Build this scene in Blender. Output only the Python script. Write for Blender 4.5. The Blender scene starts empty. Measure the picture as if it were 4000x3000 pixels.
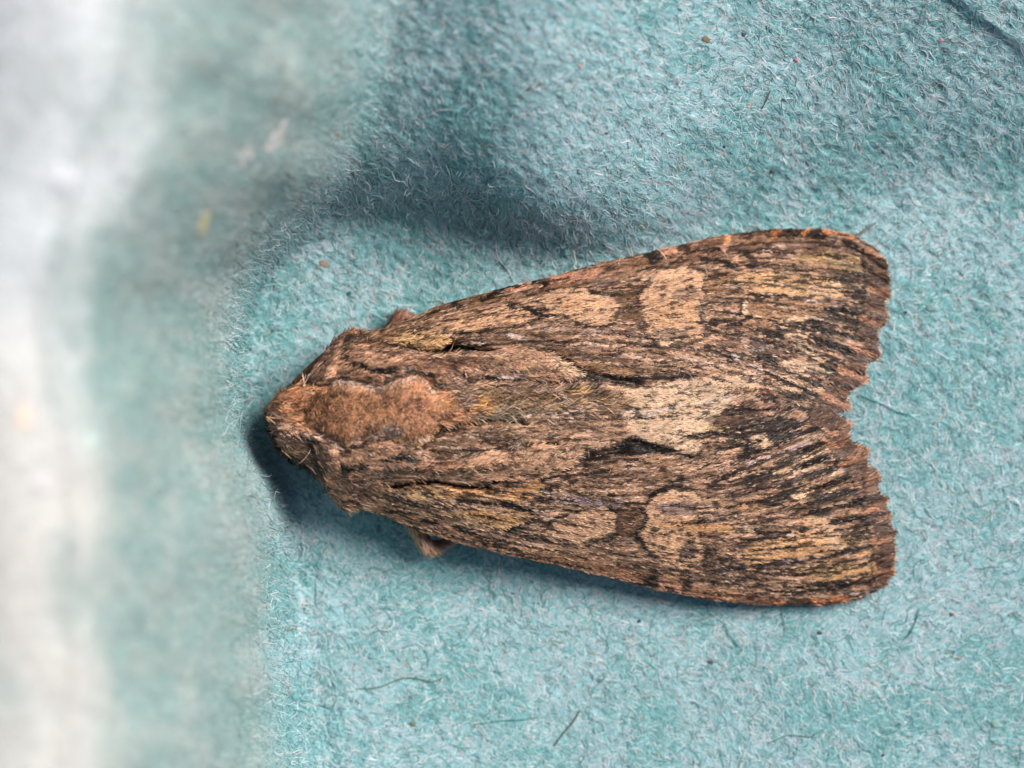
import bpy, math
import numpy as np

rng = np.random.default_rng(11)
R = math.radians
S = 0.001            # everything below is written in millimetres; S turns it into metres
D = 110.0            # camera height above the tray floor (mm)
scene = bpy.context.scene
col = scene.collection

# ------------------------------------------------------------------ camera, sky, sun, exposure
cd = bpy.data.cameras.new('camera')
cam = bpy.data.objects.new('camera', cd)
col.objects.link(cam)
cam.location = (0, 0, D * S)
cam.rotation_euler = (0, 0, 0)
cd.sensor_width = 36.0
cd.lens = 36.0 * D / 40.0
cd.clip_start = 0.002
cd.clip_end = 10.0
cd.dof.use_dof = True
cd.dof.focus_distance = (D - 2.9) * S
cd.dof.aperture_fstop = cd.lens / 3.3
cd.dof.aperture_blades = 0
scene.camera = cam

SUN_EL, SUN_AZ = R(45), R(58)          # azimuth: from +Y (top of the picture) towards +X
world = bpy.data.worlds.new('World')
scene.world = world
world.use_nodes = True
wn = world.node_tree
bg = wn.nodes['Background']
sky = wn.nodes.new('ShaderNodeTexSky')
sky.sky_type = 'NISHITA'
sky.sun_disc = False
sky.sun_elevation = SUN_EL
sky.sun_rotation = SUN_AZ
sky.dust_density = 1.0
sky.air_density = 0.4
sky.ozone_density = 0.3
wn.links.new(sky.outputs[0], bg.inputs[0])
bg.inputs[1].default_value = 0.05

sl = bpy.data.lights.new('sun', 'SUN')
sl.energy = 2.4
sl.angle = R(32)
sl.color = (1.0, 0.95, 0.88)
so = bpy.data.objects.new('sun', sl)
col.objects.link(so)
so.rotation_euler = (-(R(90) - SUN_EL), 0, -SUN_AZ)
so.location = (0.05, 0.2, 0.3)

vs = scene.view_settings
vs.view_transform = 'Standard'
vs.look = 'None'
vs.gamma = 1.0
vs.exposure = 1.12
vs.use_curve_mapping = False

# ------------------------------------------------------------------ helpers
def lin(c):
    c = np.asarray(c, float) / 255.0
    return np.where(c <= 0.04045, c / 12.92, ((c + 0.055) / 1.055) ** 2.4)

def px2mm(px, py):
    return (np.asarray(px, float) - 2000) / 100, (1500 - np.asarray(py, float)) / 100

def world_at(u, v, z):
    """a direction (u, v: mm on the floor plane) and a height give a point"""
    k = (D - z) / D
    return np.stack([u * k, v * k, z], -1)

_lat = np.random.default_rng(5).random((256, 256))
def vnoise(x, y):
    xi = np.floor(x).astype(int); yi = np.floor(y).astype(int)
    fx = x - xi; fy = y - yi
    fx = fx * fx * (3 - 2 * fx); fy = fy * fy * (3 - 2 * fy)
    a = _lat[yi % 256, xi % 256]; b = _lat[yi % 256, (xi + 1) % 256]
    c = _lat[(yi + 1) % 256, xi % 256]; d = _lat[(yi + 1) % 256, (xi + 1) % 256]
    return (a * (1 - fx) + b * fx) * (1 - fy) + (c * (1 - fx) + d * fx) * fy
def fbm(x, y, o=3):
    s = 0; a = 1; t = 0
    for i in range(o):
        s = s + a * vnoise(x * 2 ** i + 17.3 * i, y * 2 ** i + 9.1 * i); t += a; a *= 0.5
    return s / t
def sstep(a, b, x):
    t = np.clip((x - a) / (b - a), 0, 1)
    return t * t * (3 - 2 * t)

def in_poly(poly, x, y):
    poly = np.asarray(poly, float)
    inside = np.zeros(np.shape(x), bool)
    n = len(poly)
    for i in range(n):
        x0, y0 = poly[i]; x1, y1 = poly[(i + 1) % n]
        if y0 == y1: continue
        c = ((y0 > y) != (y1 > y)) & (x < (x1 - x0) * (y - y0) / (y1 - y0) + x0)
        inside ^= c
    return inside

def seg_dist(pts, x, y, closed=False, nearest=False):
    pts = np.asarray(pts, float)
    best = np.full(np.shape(x), 1e9); bx = np.zeros(np.shape(x)); by = np.zeros(np.shape(x))
    n = len(pts)
    for i in range(n if closed else n - 1):
        a = pts[i]; b = pts[(i + 1) % n]; d = b - a
        L = d @ d + 1e-9
        t = np.clip(((x - a[0]) * d[0] + (y - a[1]) * d[1]) / L, 0, 1)
        qx = a[0] + t * d[0]; qy = a[1] + t * d[1]
        dd = np.hypot(x - qx, y - qy)
        m = dd < best
        best = np.where(m, dd, best); bx = np.where(m, qx, bx); by = np.where(m, qy, by)
    return (best, bx, by) if nearest else best

def set_color(me, rgb):
    ca = me.color_attributes.new('tint', 'FLOAT_COLOR', 'POINT')
    a = np.ones((len(me.vertices), 4), np.float32); a[:, :3] = rgb
    ca.data.foreach_set('color', a.ravel())

def mesh_obj(name, V, F, mat, parent=None, rgb=None, smooth=True, kind=None):
    V = np.asarray(V, np.float32) * S
    F = np.asarray(F, np.int32)
    me = bpy.data.meshes.new(name)
    me.vertices.add(len(V)); me.vertices.foreach_set('co', V.ravel())
    k = F.shape[1]
    me.loops.add(F.size); me.loops.foreach_set('vertex_index', F.ravel())
    me.polygons.add(len(F))
    me.polygons.foreach_set('loop_start', np.arange(0, F.size, k, dtype=np.int32))
    me.polygons.foreach_set('loop_total', np.full(len(F), k, np.int32))
    me.update(calc_edges=True)
    me.polygons.foreach_set('use_smooth', np.full(len(F), smooth))
    if rgb is not None: set_color(me, rgb)
    me.materials.append(mat)
    me.validate()
    o = bpy.data.objects.new(name, me)
    col.objects.link(o)
    if parent is not None: o.parent = parent
    if kind: o['kind'] = kind
    return o

def grid_faces(nr, nc, closed_c=False):
    r = np.arange(nr - 1)[:, None]; c = np.arange(nc if closed_c else nc - 1)[None, :]
    c2 = (c + 1) % nc
    return np.stack([r * nc + c, r * nc + c2, (r + 1) * nc + c2, (r + 1) * nc + c], -1).reshape(-1, 4)

def ribbons(C, B, W):
    """C (n,k,3) centre lines, B (n,k,3) side vectors, W (n,k) widths -> verts, quads"""
    n, k = C.shape[:2]
    L = C - B * (W[..., None] / 2); Rr = C + B * (W[..., None] / 2)
    V = np.stack([L, Rr], 2).reshape(-1, 3)
    base = (np.arange(n) * k * 2)[:, None]
    j = (np.arange(k - 1) * 2)[None, :]
    F = np.stack([base + j, base + j + 1, base + j + 3, base + j + 2], -1).reshape(-1, 4)
    return V, F

def norm(a):
    return a / (np.linalg.norm(a, axis=-1, keepdims=True) + 1e-12)

# ------------------------------------------------------------------ materials
def new_mat(name):
    m = bpy.data.materials.new(name); m.use_nodes = True
    nt = m.node_tree
    return m, nt, nt.nodes['Principled BSDF']

def tint_mat(name, rough, spec, noise_scale=3.0, amt=0.25, sheen=0.0, bump=0.0):
    """colour from the mesh's own pigment attribute, broken up by noise"""
    m, nt, p = new_mat(name)
    at = nt.nodes.new('ShaderNodeAttribute'); at.attribute_name = 'tint'
    tc = nt.nodes.new('ShaderNodeTexCoord')
    mp = nt.nodes.new('ShaderNodeMapping'); mp.inputs['Scale'].default_value = (1000, 1000, 1000)
    nz = nt.nodes.new('ShaderNodeTexNoise'); nz.inputs['Scale'].default_value = noise_scale
    nz.inputs['Detail'].default_value = 3
    mr = nt.nodes.new('ShaderNodeMapRange')
    mr.inputs[1].default_value = 0.3; mr.inputs[2].default_value = 0.7
    mr.inputs[3].default_value = 1 - amt; mr.inputs[4].default_value = 1 + amt
    mx = nt.nodes.new('ShaderNodeVectorMath'); mx.operation = 'SCALE'
    nt.links.new(tc.outputs['Object'], mp.inputs[0]); nt.links.new(mp.outputs[0], nz.inputs['Vector'])
    nt.links.new(nz.outputs['Fac'], mr.inputs[0])
    nt.links.new(at.outputs['Color'], mx.inputs[0]); nt.links.new(mr.outputs[0], mx.inputs['Scale'])
    nt.links.new(mx.outputs[0], p.inputs['Base Color'])
    p.inputs['Roughness'].default_value = rough
    p.inputs['Specular IOR Level'].default_value = spec
    if sheen:
        p.inputs['Sheen Weight'].default_value = sheen
    if bump:
        b = nt.nodes.new('ShaderNodeBump'); b.inputs['Strength'].default_value = 0.6
        b.inputs['Distance'].default_value = bump * S
        n2 = nt.nodes.new('ShaderNodeTexNoise'); n2.inputs['Scale'].default_value = 9.0
        n2.inputs['Detail'].default_value = 4
        nt.links.new(mp.outputs[0], n2.inputs['Vector'])
        nt.links.new(n2.outputs['Fac'], b.inputs['Height'])
        nt.links.new(b.outputs[0], p.inputs['Normal'])
    return m

M_pulp = tint_mat('dyed_paper_pulp', 0.92, 0.2, 5.0, 0.22, bump=0.08)
M_fibre = tint_mat('paper_fibres', 0.8, 0.3, 2.0, 0.1)
M_wing = tint_mat('wing_membrane', 0.7, 0.25, 6.0, 0.3)
M_scale = tint_mat('wing_scales', 0.5, 0.45, 1.5, 0.12)
M_fur = tint_mat('moth_fur', 0.5, 0.4, 1.5, 0.12)
M_body = tint_mat('moth_body', 0.8, 0.2, 6.0, 0.3)
M_fleck = tint_mat('paper_flecks', 0.9, 0.2, 6.0, 0.2)
M_eye = tint_mat('moth_eye', 0.15, 0.6, 6.0, 0.1)

# ------------------------------------------------------------------ the egg tray
foot = np.array([(-16, -7.0), (-15, -7.2), (-10, -7.7), (-7, -7.9), (-4.5, -8.3), (-3.4, -8.7), (-2, -9.5), (-0.5, -10.0),
                 (2, -9.7), (4.5, -8.8), (6, -7.4), (8, -5.6), (10, -5.0), (12, -4.5), (15, -4.0), (24, -3.0)])
edge = np.array([(-40, -17.5), (-15, -17.7), (-5, -17.6), (-1, -17.9), (1.5, -18.6), (3.5, -18.7), (5, -18.2), (7.5, -17.4), (9, -16.7),
                 (10.5, -16.0), (12, -15.5), (15, -15.2), (24, -14.2), (40, -13.4)])
tfoot = np.array([(-12, 5.6), (-8, 6.0), (-6, 6.45), (-4, 6.35), (-2, 6.0), (0, 5.3), (2, 4.7), (4, 4.9), (8, 6.0), (12, 6.8), (30, 7.2)])
RIDGE = 21.0
def sm_interp(x, tab, w=0.8):
    return (np.interp(x - w, tab[:, 0], tab[:, 1]) + np.interp(x, tab[:, 0], tab[:, 1]) * 2 +
            np.interp(x + w, tab[:, 0], tab[:, 1])) / 4
def tray_h(u, v, fine=True):
    wob = (fbm(u * 0.35 + 3, v * 0.35, 2) - 0.5)
    uf = sm_interp(v, foot) + wob * 0.5
    ue = sm_interp(v, edge) + wob * 0.9
    d = uf - u
    span = np.maximum(uf - ue, 1)
    t = d / span
    tt = np.clip(t, 0, 1)
    rr = 0.20 + 0.22 * sstep(-1, -16, v) + 0.10 * sstep(4, 12, v)
    wall = RIDGE * (1 - (1 - tt) ** 1.75) * (0.2 + 0.8 * (1 - np.exp(-1.6 * tt / rr)))
    # rounded foot and rounded crest
    wall = np.where(d < 0, 0, wall)
    k = np.clip(d / 0.9, 0, 1); wall = wall * (0.2 + 0.8 * k)
    over = np.clip(t - 1, 0, None) * span
    wall = wall + np.where(over > 0, 1.6 * (1 - np.exp(-over / 1.6)) - 0.012 * over ** 2, 0)
    far = np.clip(-u - 27, 0, None); wall = wall - 0.12 * far ** 2 / (1 + 0.1 * far)
    # top slope
    vt = sm_interp(u, tfoot) + wob * 0.4
    dr = v - vt - 0.25; dt = 0.5 * (dr + np.sqrt(dr * dr + 0.8 ** 2)); dt = np.where(dr < -4, 0, dt)
    fade = 1 - 0.30 * sstep(-1.0, 10.0, u); fade2 = 1 - sstep(-2.0, 13.0, u)
    top = fade * 9.5 * (1 - np.exp(-(dt * dt / (dt + 1.5 - 1.4 * fade2)) / 9.0)) + fade2 * 2.7 * (1 - np.exp(-(dt + 0.25 * dt * dt) / 1.4))
    top = top * sstep(-15.5, -7.0, u)
    pw, pt = np.maximum(wall, 0) + 0.02, np.maximum(top, 0) + 0.02
    h = (pw ** 1.45 + pt ** 1.45) ** (1 / 1.45) - 0.03 + np.minimum(wall, 0)
    # folded lip in the far corner
    q = ((u - 17.0) * 0.640 + (v - 15.0) * 0.768)
    q = (u - 17.3) * 0.62 + (v - 14.9) * 0.78 + (fbm(u * 0.9, v * 0.9, 2) - 0.5) * 0.5
    h = h + 0.28 * sstep(-0.25, 0.35, q) - 0.12 * np.clip(q, 0, 8)
    # shallow rise at the near and right rims of the hollow (outside the frame)
    h = h + 0.05 * np.clip(-v - 17, 0, None) ** 2 * 0.6 + 0.05 * np.clip(u - 22, 0, None) ** 2 * 0.6
    h = h + 0.35 * (fbm(u * 0.16 + 7, v * 0.16 + 2, 2) - 0.5)
    if fine:
        rough = (0.45 + 0.55 * sstep(-3, 5, v)) * (1 - 0.6 * sstep(RIDGE - 5, RIDGE, h))
        h = h + rough * (0.08 * (fbm(u * 1.1, v * 1.4, 2) - 0.5) + 0.105 * (vnoise((u * 0.84 - v * 0.54) * 3.0 + 5, (u * 0.54 + v * 0.84) * 5.6) - 0.5)
                         + 0.05 * (vnoise((u * 0.84 - v * 0.54) * 4.5 + 1, (u * 0.54 + v * 0.84) * 8.0) - 0.5))
    return h

def mottling(u, v):
    return fbm(u * 0.55 + 40, v * 0.55 + 11, 3)

PAL = lin([(174, 189, 197), (154, 191, 195), (114, 165, 169), (78, 124, 128), (198, 207, 209), (120, 120, 96), (190, 178, 180)])
def crest_pale(u, v, h):
    """paler towards the crest of the pillar, greyer up its wall"""
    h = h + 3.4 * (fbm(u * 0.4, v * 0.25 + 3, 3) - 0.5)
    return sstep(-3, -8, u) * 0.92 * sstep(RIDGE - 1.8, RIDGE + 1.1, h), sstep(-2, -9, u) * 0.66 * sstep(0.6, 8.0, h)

tray = bpy.data.objects.new('egg_tray', None)
col.objects.link(tray)
tray['label'] = 'turquoise moulded paper-pulp egg tray with a fuzzy fibrous hollow under the moth'
tray['category'] = 'egg tray'

gu = np.concatenate([np.arange(-40, -20, 0.22), np.arange(-20, 22, 0.09), np.arange(22, 36, 0.25)])
gv = np.concatenate([np.arange(-32, -17, 0.25), np.arange(-17, 17, 0.09), np.arange(17, 30, 0.25)])
U, Vv = np.meshgrid(gu, gv)
H = tray_h(U, Vv)
W3 = world_at(U, Vv, H).reshape(-1, 3)
mo = mottling(U, Vv).ravel()[:, None]
pale_m, gr = [a.ravel()[:, None] for a in crest_pale(U, Vv, H)]
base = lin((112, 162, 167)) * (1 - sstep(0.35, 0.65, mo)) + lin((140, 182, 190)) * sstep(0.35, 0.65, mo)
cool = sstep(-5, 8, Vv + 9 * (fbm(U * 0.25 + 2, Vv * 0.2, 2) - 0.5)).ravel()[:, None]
pale_c = lin((200, 198, 195)) * (1 - cool) + lin((204, 208, 212)) * cool
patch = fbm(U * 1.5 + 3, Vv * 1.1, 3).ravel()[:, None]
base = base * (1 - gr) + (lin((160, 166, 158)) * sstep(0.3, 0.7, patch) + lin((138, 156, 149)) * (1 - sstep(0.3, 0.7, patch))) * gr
base = base * (1 - pale_m) + pale_c * pale_m
Fg = grid_faces(len(gv), len(gu))
nv, nu = len(gv), len(gu)
# skirt and underside so that the pulp has thickness
ring = np.concatenate([np.arange(nu), np.arange(1, nv) * nu + nu - 1, (nv - 1) * nu + np.arange(nu - 2, -1, -1), np.arange(nv - 2, 0, -1) * nu])
low = W3[ring].copy(); low[:, 2] = -2.0
n0 = len(W3); nr = len(ring); i0 = np.arange(nr); i1 = (i0 + 1) % nr
Fs = np.stack([ring[i1], ring[i0], n0 + i0, n0 + i1], -1)
ctr = np.array([[0, 0, -2.0]])
Vt = np.concatenate([W3, low]); Ft = np.concatenate([Fg, Fs])
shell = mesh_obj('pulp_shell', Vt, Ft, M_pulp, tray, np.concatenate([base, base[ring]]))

# fibres lying in the pulp
def fibres(name, n, urange, vrange, lmin, lmax, wmin, wmax, up=0.03, k=5, pal_p=(.36, .24, .20, .09, .07, .015, .025), curl=1.0, accept=None, bright=1.0):
    u0 = rng.uniform(*urange, n); v0 = rng.uniform(*vrange, n)
    if accept is not None:
        m = accept(u0, v0); u0, v0 = u0[m], v0[m]; n = len(u0)
    # grain: fibres drift along the slope of the hollow
    th = -0.45 + rng.normal(0, 0.75, n) + (fbm(u0 * 0.25, v0 * 0.25, 2) - 0.5) * 2
    L = rng.uniform(lmin, lmax, n) * rng.uniform(0.6, 1, n)
    w = rng.uniform(wmin, wmax, n)
    bend = rng.normal(0, 0.9, n) * curl; b2 = rng.normal(0, 0.7, n) * curl
    s = np.linspace(0, 1, k)[None, :]
    ang = th[:, None] + bend[:, None] * (s - 0.5) * 2 + b2[:, None] * np.sin(s * 6.0)
    step = (L / (k - 1))[:, None]
    du = np.cumsum(np.cos(ang) * step, 1); dv = np.cumsum(np.sin(ang) * step, 1)
    u = u0[:, None] + du - du.mean(1, keepdims=True); v = v0[:, None] + dv - dv.mean(1, keepdims=True)
    e = 0.08
    h = tray_h(u, v)
    sl = (tray_h(u0 + e, v0, False) - tray_h(u0 - e, v0, False)) / (2 * e)
    sv = (tray_h(u0, v0 + e, False) - tray_h(u0, v0 - e, False)) / (2 * e)
    N = norm(np.stack([-sl, -sv, np.ones(n)], -1))
    C = world_at(u, v, h)
    off = up * rng.uniform(0.2, 1.6, n)[:, None] + up * 1.2 * np.sin(s * math.pi) * rng.uniform(0, 1.2, n)[:, None]
    C = C + N[:, None, :] * off[..., None]
    T = norm(np.gradient(C, axis=1))
    Bv = norm(np.cross(N[:, None, :], T))
    roll = rng.normal(0, 0.22, n)[:, None, None]
    Bv = norm(Bv * np.cos(roll) + N[:, None, :] * np.sin(roll))
    prof = np.interp(np.linspace(0, 1, k), [0, 0.15, 0.85, 1], [0.35, 1, 1, 0.35])
    V, F = ribbons(C, Bv, w[:, None] * prof[None])
    mo = mottling(u0, v0)
    idx = rng.choice(len(PAL), n, p=np.array(pal_p) / sum(pal_p))
    swap = (rng.random(n) < sstep(0.50, 0.32, mo) * 0.75) & (idx == 0); idx[swap] = 2
    rgb = PAL[idx] * rng.uniform(0.84, 1.12, (n, 1)) * bright
    pale_m, gr = [a[:, None] for a in crest_pale(u0, v0, h[:, 0])]
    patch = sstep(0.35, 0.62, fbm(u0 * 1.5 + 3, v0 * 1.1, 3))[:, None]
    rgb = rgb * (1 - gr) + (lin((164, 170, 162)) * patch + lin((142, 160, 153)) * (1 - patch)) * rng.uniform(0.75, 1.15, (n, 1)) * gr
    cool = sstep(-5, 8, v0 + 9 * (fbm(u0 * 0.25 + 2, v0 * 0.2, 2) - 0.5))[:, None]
    rgb = rgb * (1 - pale_m) + (lin((203, 201, 198)) * (1 - cool) + lin((206, 210, 214)) * cool) * rng.uniform(0.75, 1.1, (n, 1)) * pale_m
    return mesh_obj(name, V, F, M_fibre, shell, np.repeat(rgb, 2 * k, 0), kind='stuff')

fibres('pulp_fibres', 148000, (-22, 22), (-17, 17), 0.25, 0.85, 0.022, 0.05, up=0.008, k=4, curl=0.7)
fibres('long_pulp_fibres', 6500, (-20.5, 21), (-16, 16), 0.9, 1.8, 0.018, 0.032, up=0.012, k=6, pal_p=(.2, .2, .34, .2, .04, .02, .01))
fibres('outer_pulp_fibres', 34000, (-38, 35), (-31, 29), 0.5, 1.2, 0.035, 0.07, up=0.01, k=4, curl=0.7, accept=lambda u, v: (np.abs(u) > 22) | (np.abs(v) > 17))
# loose curly fuzz standing off the foot of the walls
def near_foot(u, v):
    dL = sm_interp(v, foot) - u; dT = v - sm_interp(u, tfoot)
    p = np.exp(-((dL - 0.2) / 0.8) ** 2) * (v < 8.5) + 0.8 * np.exp(-(dT - 0.9) ** 2 / 1.2) * (u < 3) * (u > -9) + 0.02
    return rng.random(len(u)) < p
fibres('loose_fuzz', 17000, (-16, 20), (-16, 16), 0.4, 1.1, 0.02, 0.04, up=0.10, k=6, curl=1.7, accept=near_foot,
       pal_p=(.48, .30, .14, .04, .03, .01, .02))

# single long fibres and flecks that can be picked out one by one
def hair_on_tray(pts, w, c, lift=0.07):
    p = np.array(pts, float); t = np.linspace(0, len(p) - 1, 22)
    # smooth the traced points
    X = np.interp(t, range(len(p)), p[:, 0]); Y = np.interp(t, range(len(p)), p[:, 1])
    for _ in range(2):
        X[1:-1] = (X[:-2] + 2 * X[1:-1] + X[2:]) / 4; Y[1:-1] = (Y[:-2] + 2 * Y[1:-1] + Y[2:]) / 4
    u, v = px2mm(X, Y)
    C = world_at(u, v, tray_h(u, v) + lift)
    return tube('fibre', C, np.full(len(C), w / 2) * np.interp(np.linspace(0, 1, 22), [0, .1, .9, 1], [.4, 1, 1, .4]), M_fibre, shell, lin(c), 6)

def tube(name, C, r, mat, parent, rgb, sides=8, flat=1.0):
    C = np.asarray(C, float); k = len(C)
    T = norm(np.gradient(C, axis=0))
    up = np.array([0, 0, 1.0])
    B = norm(np.cross(np.broadcast_to(up, T.shape), T) + 1e-6)
    N = norm(np.cross(T, B))
    a = np.linspace(0, 2 * math.pi, sides, endpoint=False)
    V = C[:, None] + (B[:, None] * np.cos(a)[None, :, None] + N[:, None] * np.sin(a)[None, :, None] * flat) * np.asarray(r)[:, None, None]
    V = V.reshape(-1, 3)
    F = grid_faces(k, sides, True)
    V = np.concatenate([V, C[:1], C[-1:]])
    i = np.arange(sides); j = (i + 1) % sides
    c0, c1 = len(V) - 2, len(V) - 1
    F = np.concatenate([F, np.stack([j, i, np.full(sides, c0), np.full(sides, c0)], -1)[:, [0, 1, 2, 2]],
                        np.stack([(k - 1) * sides + i, (k - 1) * sides + j, np.full(sides, c1), np.full(sides, c1)], -1)])
    # caps are triangles: build through from_pydata
    me = bpy.data.meshes.new(name)
    faces = [tuple(f) for f in F[:(k - 1) * sides].tolist()] + [(int(f[0]), int(f[1]), int(f[2])) for f in F[(k - 1) * sides:]]
    me.from_pydata((V * S).tolist(), [], faces)
    me.polygons.foreach_set('use_smooth', np.full(len(me.polygons), True))
    rgb = np.asarray(rgb)
    if rgb.ndim == 2 and len(rgb) == k:
        rgb = np.concatenate([np.repeat(rgb, sides, 0), rgb[:1], rgb[-1:]])
    set_color(me, rgb)
    me.materials.append(mat)
    o = bpy.data.objects.new(name, me); col.objects.link(o); o.parent = parent
    return o

for pts, w, c in [
    ([(1390, 2690), (1480, 2690), (1560, 2650), (1610, 2645), (1680, 2665), (1710, 2660), (1738, 2640)], 0.07, (86, 98, 70)),
    ([(1850, 2830), (1960, 2815), (2060, 2810), (2110, 2800)], 0.06, (60, 120, 110)),
    ([(2165, 2915), (2200, 2865), (2240, 2820), (2268, 2772)], 0.10, (84, 96, 74)),
    ([(3530, 2500), (3560, 2470), (3580, 2420), (3592, 2372)], 0.07, (70, 120, 112)),
    ([(2830, 2430), (2850, 2480), (2890, 2530)], 0.06, (60, 125, 122)),
    ([(3050, 2380), (3065, 2430), (3072, 2470)], 0.05, (96, 150, 146)),
    ([(3350, 1540), (3440, 1575), (3510, 1610), (3560, 1620)], 0.06, (40, 150, 155)),
    ([(2975, 430), (2995, 390), (3010, 350)], 0.06, (60, 80, 76)),
    ([(3000, 2905), (3080, 2870), (3170, 2880), (3230, 2840)], 0.05, (72, 110, 96)),
    ([(1385, 1210), (1400, 1180), (1440, 1155)], 0.06, (190, 208, 214)),
    ([(1740, 640), (1760, 690), (1745, 740)], 0.05, (180, 205, 205)),
    ([(1820, 2500), (1850, 2470), (1870, 2440)], 0.04, (60, 140, 145)),
    ([(1100, 1790), (1150, 1955), (1195, 1950)], 0.03, (190, 205, 210)),
    ([(1075, 1665), (1110, 1620), (1060, 1640)], 0.03, (190, 200, 205)),
]:
    hair_on_tray(pts, w * 0.58, tuple(np.array(c) * 0.75 + np.array((110, 155, 155)) * 0.25))

def fleck(px, py, rx, ry, rot, c, seed):
    r = np.random.default_rng(seed)
    a = np.linspace(0, 2 * math.pi, 14, endpoint=False)
    q = 1 + r.normal(0, 0.16, 14)
    x = np.cos(a) * rx * q * 0.85; y = np.sin(a) * ry * q * 0.85
    X = px + x * math.cos(rot) - y * math.sin(rot); Y = py + x * math.sin(rot) + y * math.cos(rot)
    V = []
    for f, l in ((1.0, 0.01), (0.9, 0.05), (0.45, 0.06)):
        u, v = px2mm(px + (X - px) * f, py + (Y - py) * f)
        V.append(world_at(u, v, tray_h(u, v) + l))
    u, v = px2mm(px, py)
    V.append(world_at(u, v, tray_h(u, v) + 0.065)[None])
    V = np.concatenate(V)
    faces = [tuple(f) for f in grid_faces(3, 14, True).tolist()] + [(28 + i, 28 + (i + 1) % 14, 42) for i in range(14)]
    me = bpy.data.meshes.new('fleck'); me.from_pydata((V * S).tolist(), [], faces)
    me.polygons.foreach_set('use_smooth', np.full(len(me.polygons), True))
    set_color(me, lin(tuple(np.array(c) * 0.75 + np.array((140, 176, 178) if px > 500 else (214, 212, 208)) * 0.25)) * (1 + r.normal(0, 0.06, (len(V), 1)))); me.materials.append(M_fleck)
    o = bpy.data.objects.new('fleck', me); col.objects.link(o); o.parent = shell

for i, a in enumerate([
    (2760, 155, 20, 14, 0.3, (112, 84, 54)), (800, 870, 26, 62, 0.35, (190, 168, 116)), (1080, 540, 24, 90, 0.6, (196, 182, 178)),
    (960, 610, 28, 60, 0.5, (200, 184, 180)), (95, 1630, 34, 60, 0.1, (222, 190, 174)), (1265, 1030, 22, 13, 0.4, (150, 110, 84)),
    (3110, 235, 12, 10, 0.3, (190, 110, 130)), (3675, 158, 14, 10, 0.0, (186, 120, 140)), (2905, 135, 9, 9, 0, (40, 50, 56)),
    (3202, 2472, 12, 9, 0.2, (52, 44, 60)), (2775, 2586, 13, 9, 0.1, (70, 62, 84)), (2498, 2426, 8, 8, 0, (30, 40, 56)),
    (3720, 2400, 12, 9, 0, (140, 84, 76)), (3455, 1975, 8, 7, 0, (34, 40, 40)), (3015, 670, 10, 8, 0, (96, 52, 40)),
    (2830, 572, 8, 8, 0, (28, 36, 44)), (3060, 390, 9, 7, 0, (120, 66, 60)), (1365, 1145, 10, 9, 0, (20, 80, 88)),
    (1612, 2828, 14, 12, 0.2, (112, 104, 74)), (3640, 1205, 30, 16, 0.2, (128, 150, 150)), (2265, 258, 12, 8, 0.5, (170, 128, 100)),
    (1320, 525, 14, 11, 0.2, (150, 112, 90)), (240, 700, 90, 66, 0.3, (196, 200, 208)), (180, 1890, 60, 44, 0, (186, 184, 186)),
    (360, 1720, 36, 30, 0, (176, 196, 190)), (2590, 520, 9, 6, 0, (110, 84, 56)), (2370, 520, 8, 6, 0, (110, 66, 50)),
    (3450, 2950, 8, 8, 0, (40, 50, 60)), (3540, 1220, 7, 6, 0, (60, 66, 66)), (3890, 2830, 30, 16, 0.4, (130, 160, 150))]):
    fleck(*a, 100 + i)

# ------------------------------------------------------------------ the moth: outlines traced in photo pixels
def Q(ox, oy, s, pts): return [(ox + s * x, oy + s * y) for x, y in pts]
R1 = lambda *p: Q(1000, 1150, .40687, p)
R2 = lambda *p: Q(1000, 1600, .40687, p)
R3 = lambda *p: Q(1700, 950, .40687, p)
R4 = lambda *p: Q(1700, 1500, .40687, p)
R5 = lambda *p: Q(2400, 850, .5425, p)
R6 = lambda *p: Q(2400, 1500, .5425, p)

UP_COSTA = [(1425, 1330), (1470, 1300), (1525, 1268), (1635, 1231), (1700, 1198), (1985, 1121), (2107, 1094), (2310, 1037), (2563, 980), (2700, 946), (2834, 918), (3024, 896),
            (3214, 896), (3322, 920), (3404, 964)]
UP_TERM = [(3445, 1010), (3462, 1035), (3452, 1060), (3468, 1090), (3460, 1115), (3472, 1145), (3450, 1172), (3448, 1200), (3458, 1235), (3452, 1262), (3424, 1280), (3416, 1310), (3418, 1350), (3433, 1387), (3400, 1405), (3372, 1420),
           (3368, 1450), (3385, 1485), (3350, 1500), (3311, 1523), (3300, 1555), (3317, 1593), (3280, 1602), (3246, 1606)]
UP = UP_COSTA + UP_TERM + [(3080, 1625), (2850, 1630), (2500, 1640), (2100, 1640), (1800, 1640), (1600, 1600), (1450, 1500), (1400, 1400)]
LO_COSTA = [(1400, 1960), (1423, 1990), (1496, 2015), (1602, 2060), (1781, 2118), (1944, 2159), (2025, 2175), (2200, 2212), (2400, 2260), (2563, 2303), (2780, 2344), (2997, 2362), (3214, 2362), (3349, 2341), (3447, 2292)]
LO_TERM = [(3485, 2240), (3478, 2200), (3492, 2160), (3480, 2120), (3488, 2075), (3462, 2050), (3468, 2010), (3452, 1985), (3455, 1950), (3428, 1930), (3418, 1900), (3430, 1860), (3412, 1840), (3384, 1828), (3374, 1800), (3388, 1762), (3355, 1745), (3317, 1730),
           (3304, 1700), (3318, 1664), (3290, 1640), (3262, 1626), (3232, 1608)]
LO = LO_COSTA + LO_TERM + [(3150, 1602), (3060, 1592), (2990, 1556), (2900, 1548), (2800, 1555), (2700, 1574), (2560, 1600), (2400, 1610), (2150, 1612), (1950, 1626), (1800, 1645), (1690, 1690), (1500, 1750), (1380, 1860)]

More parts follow.
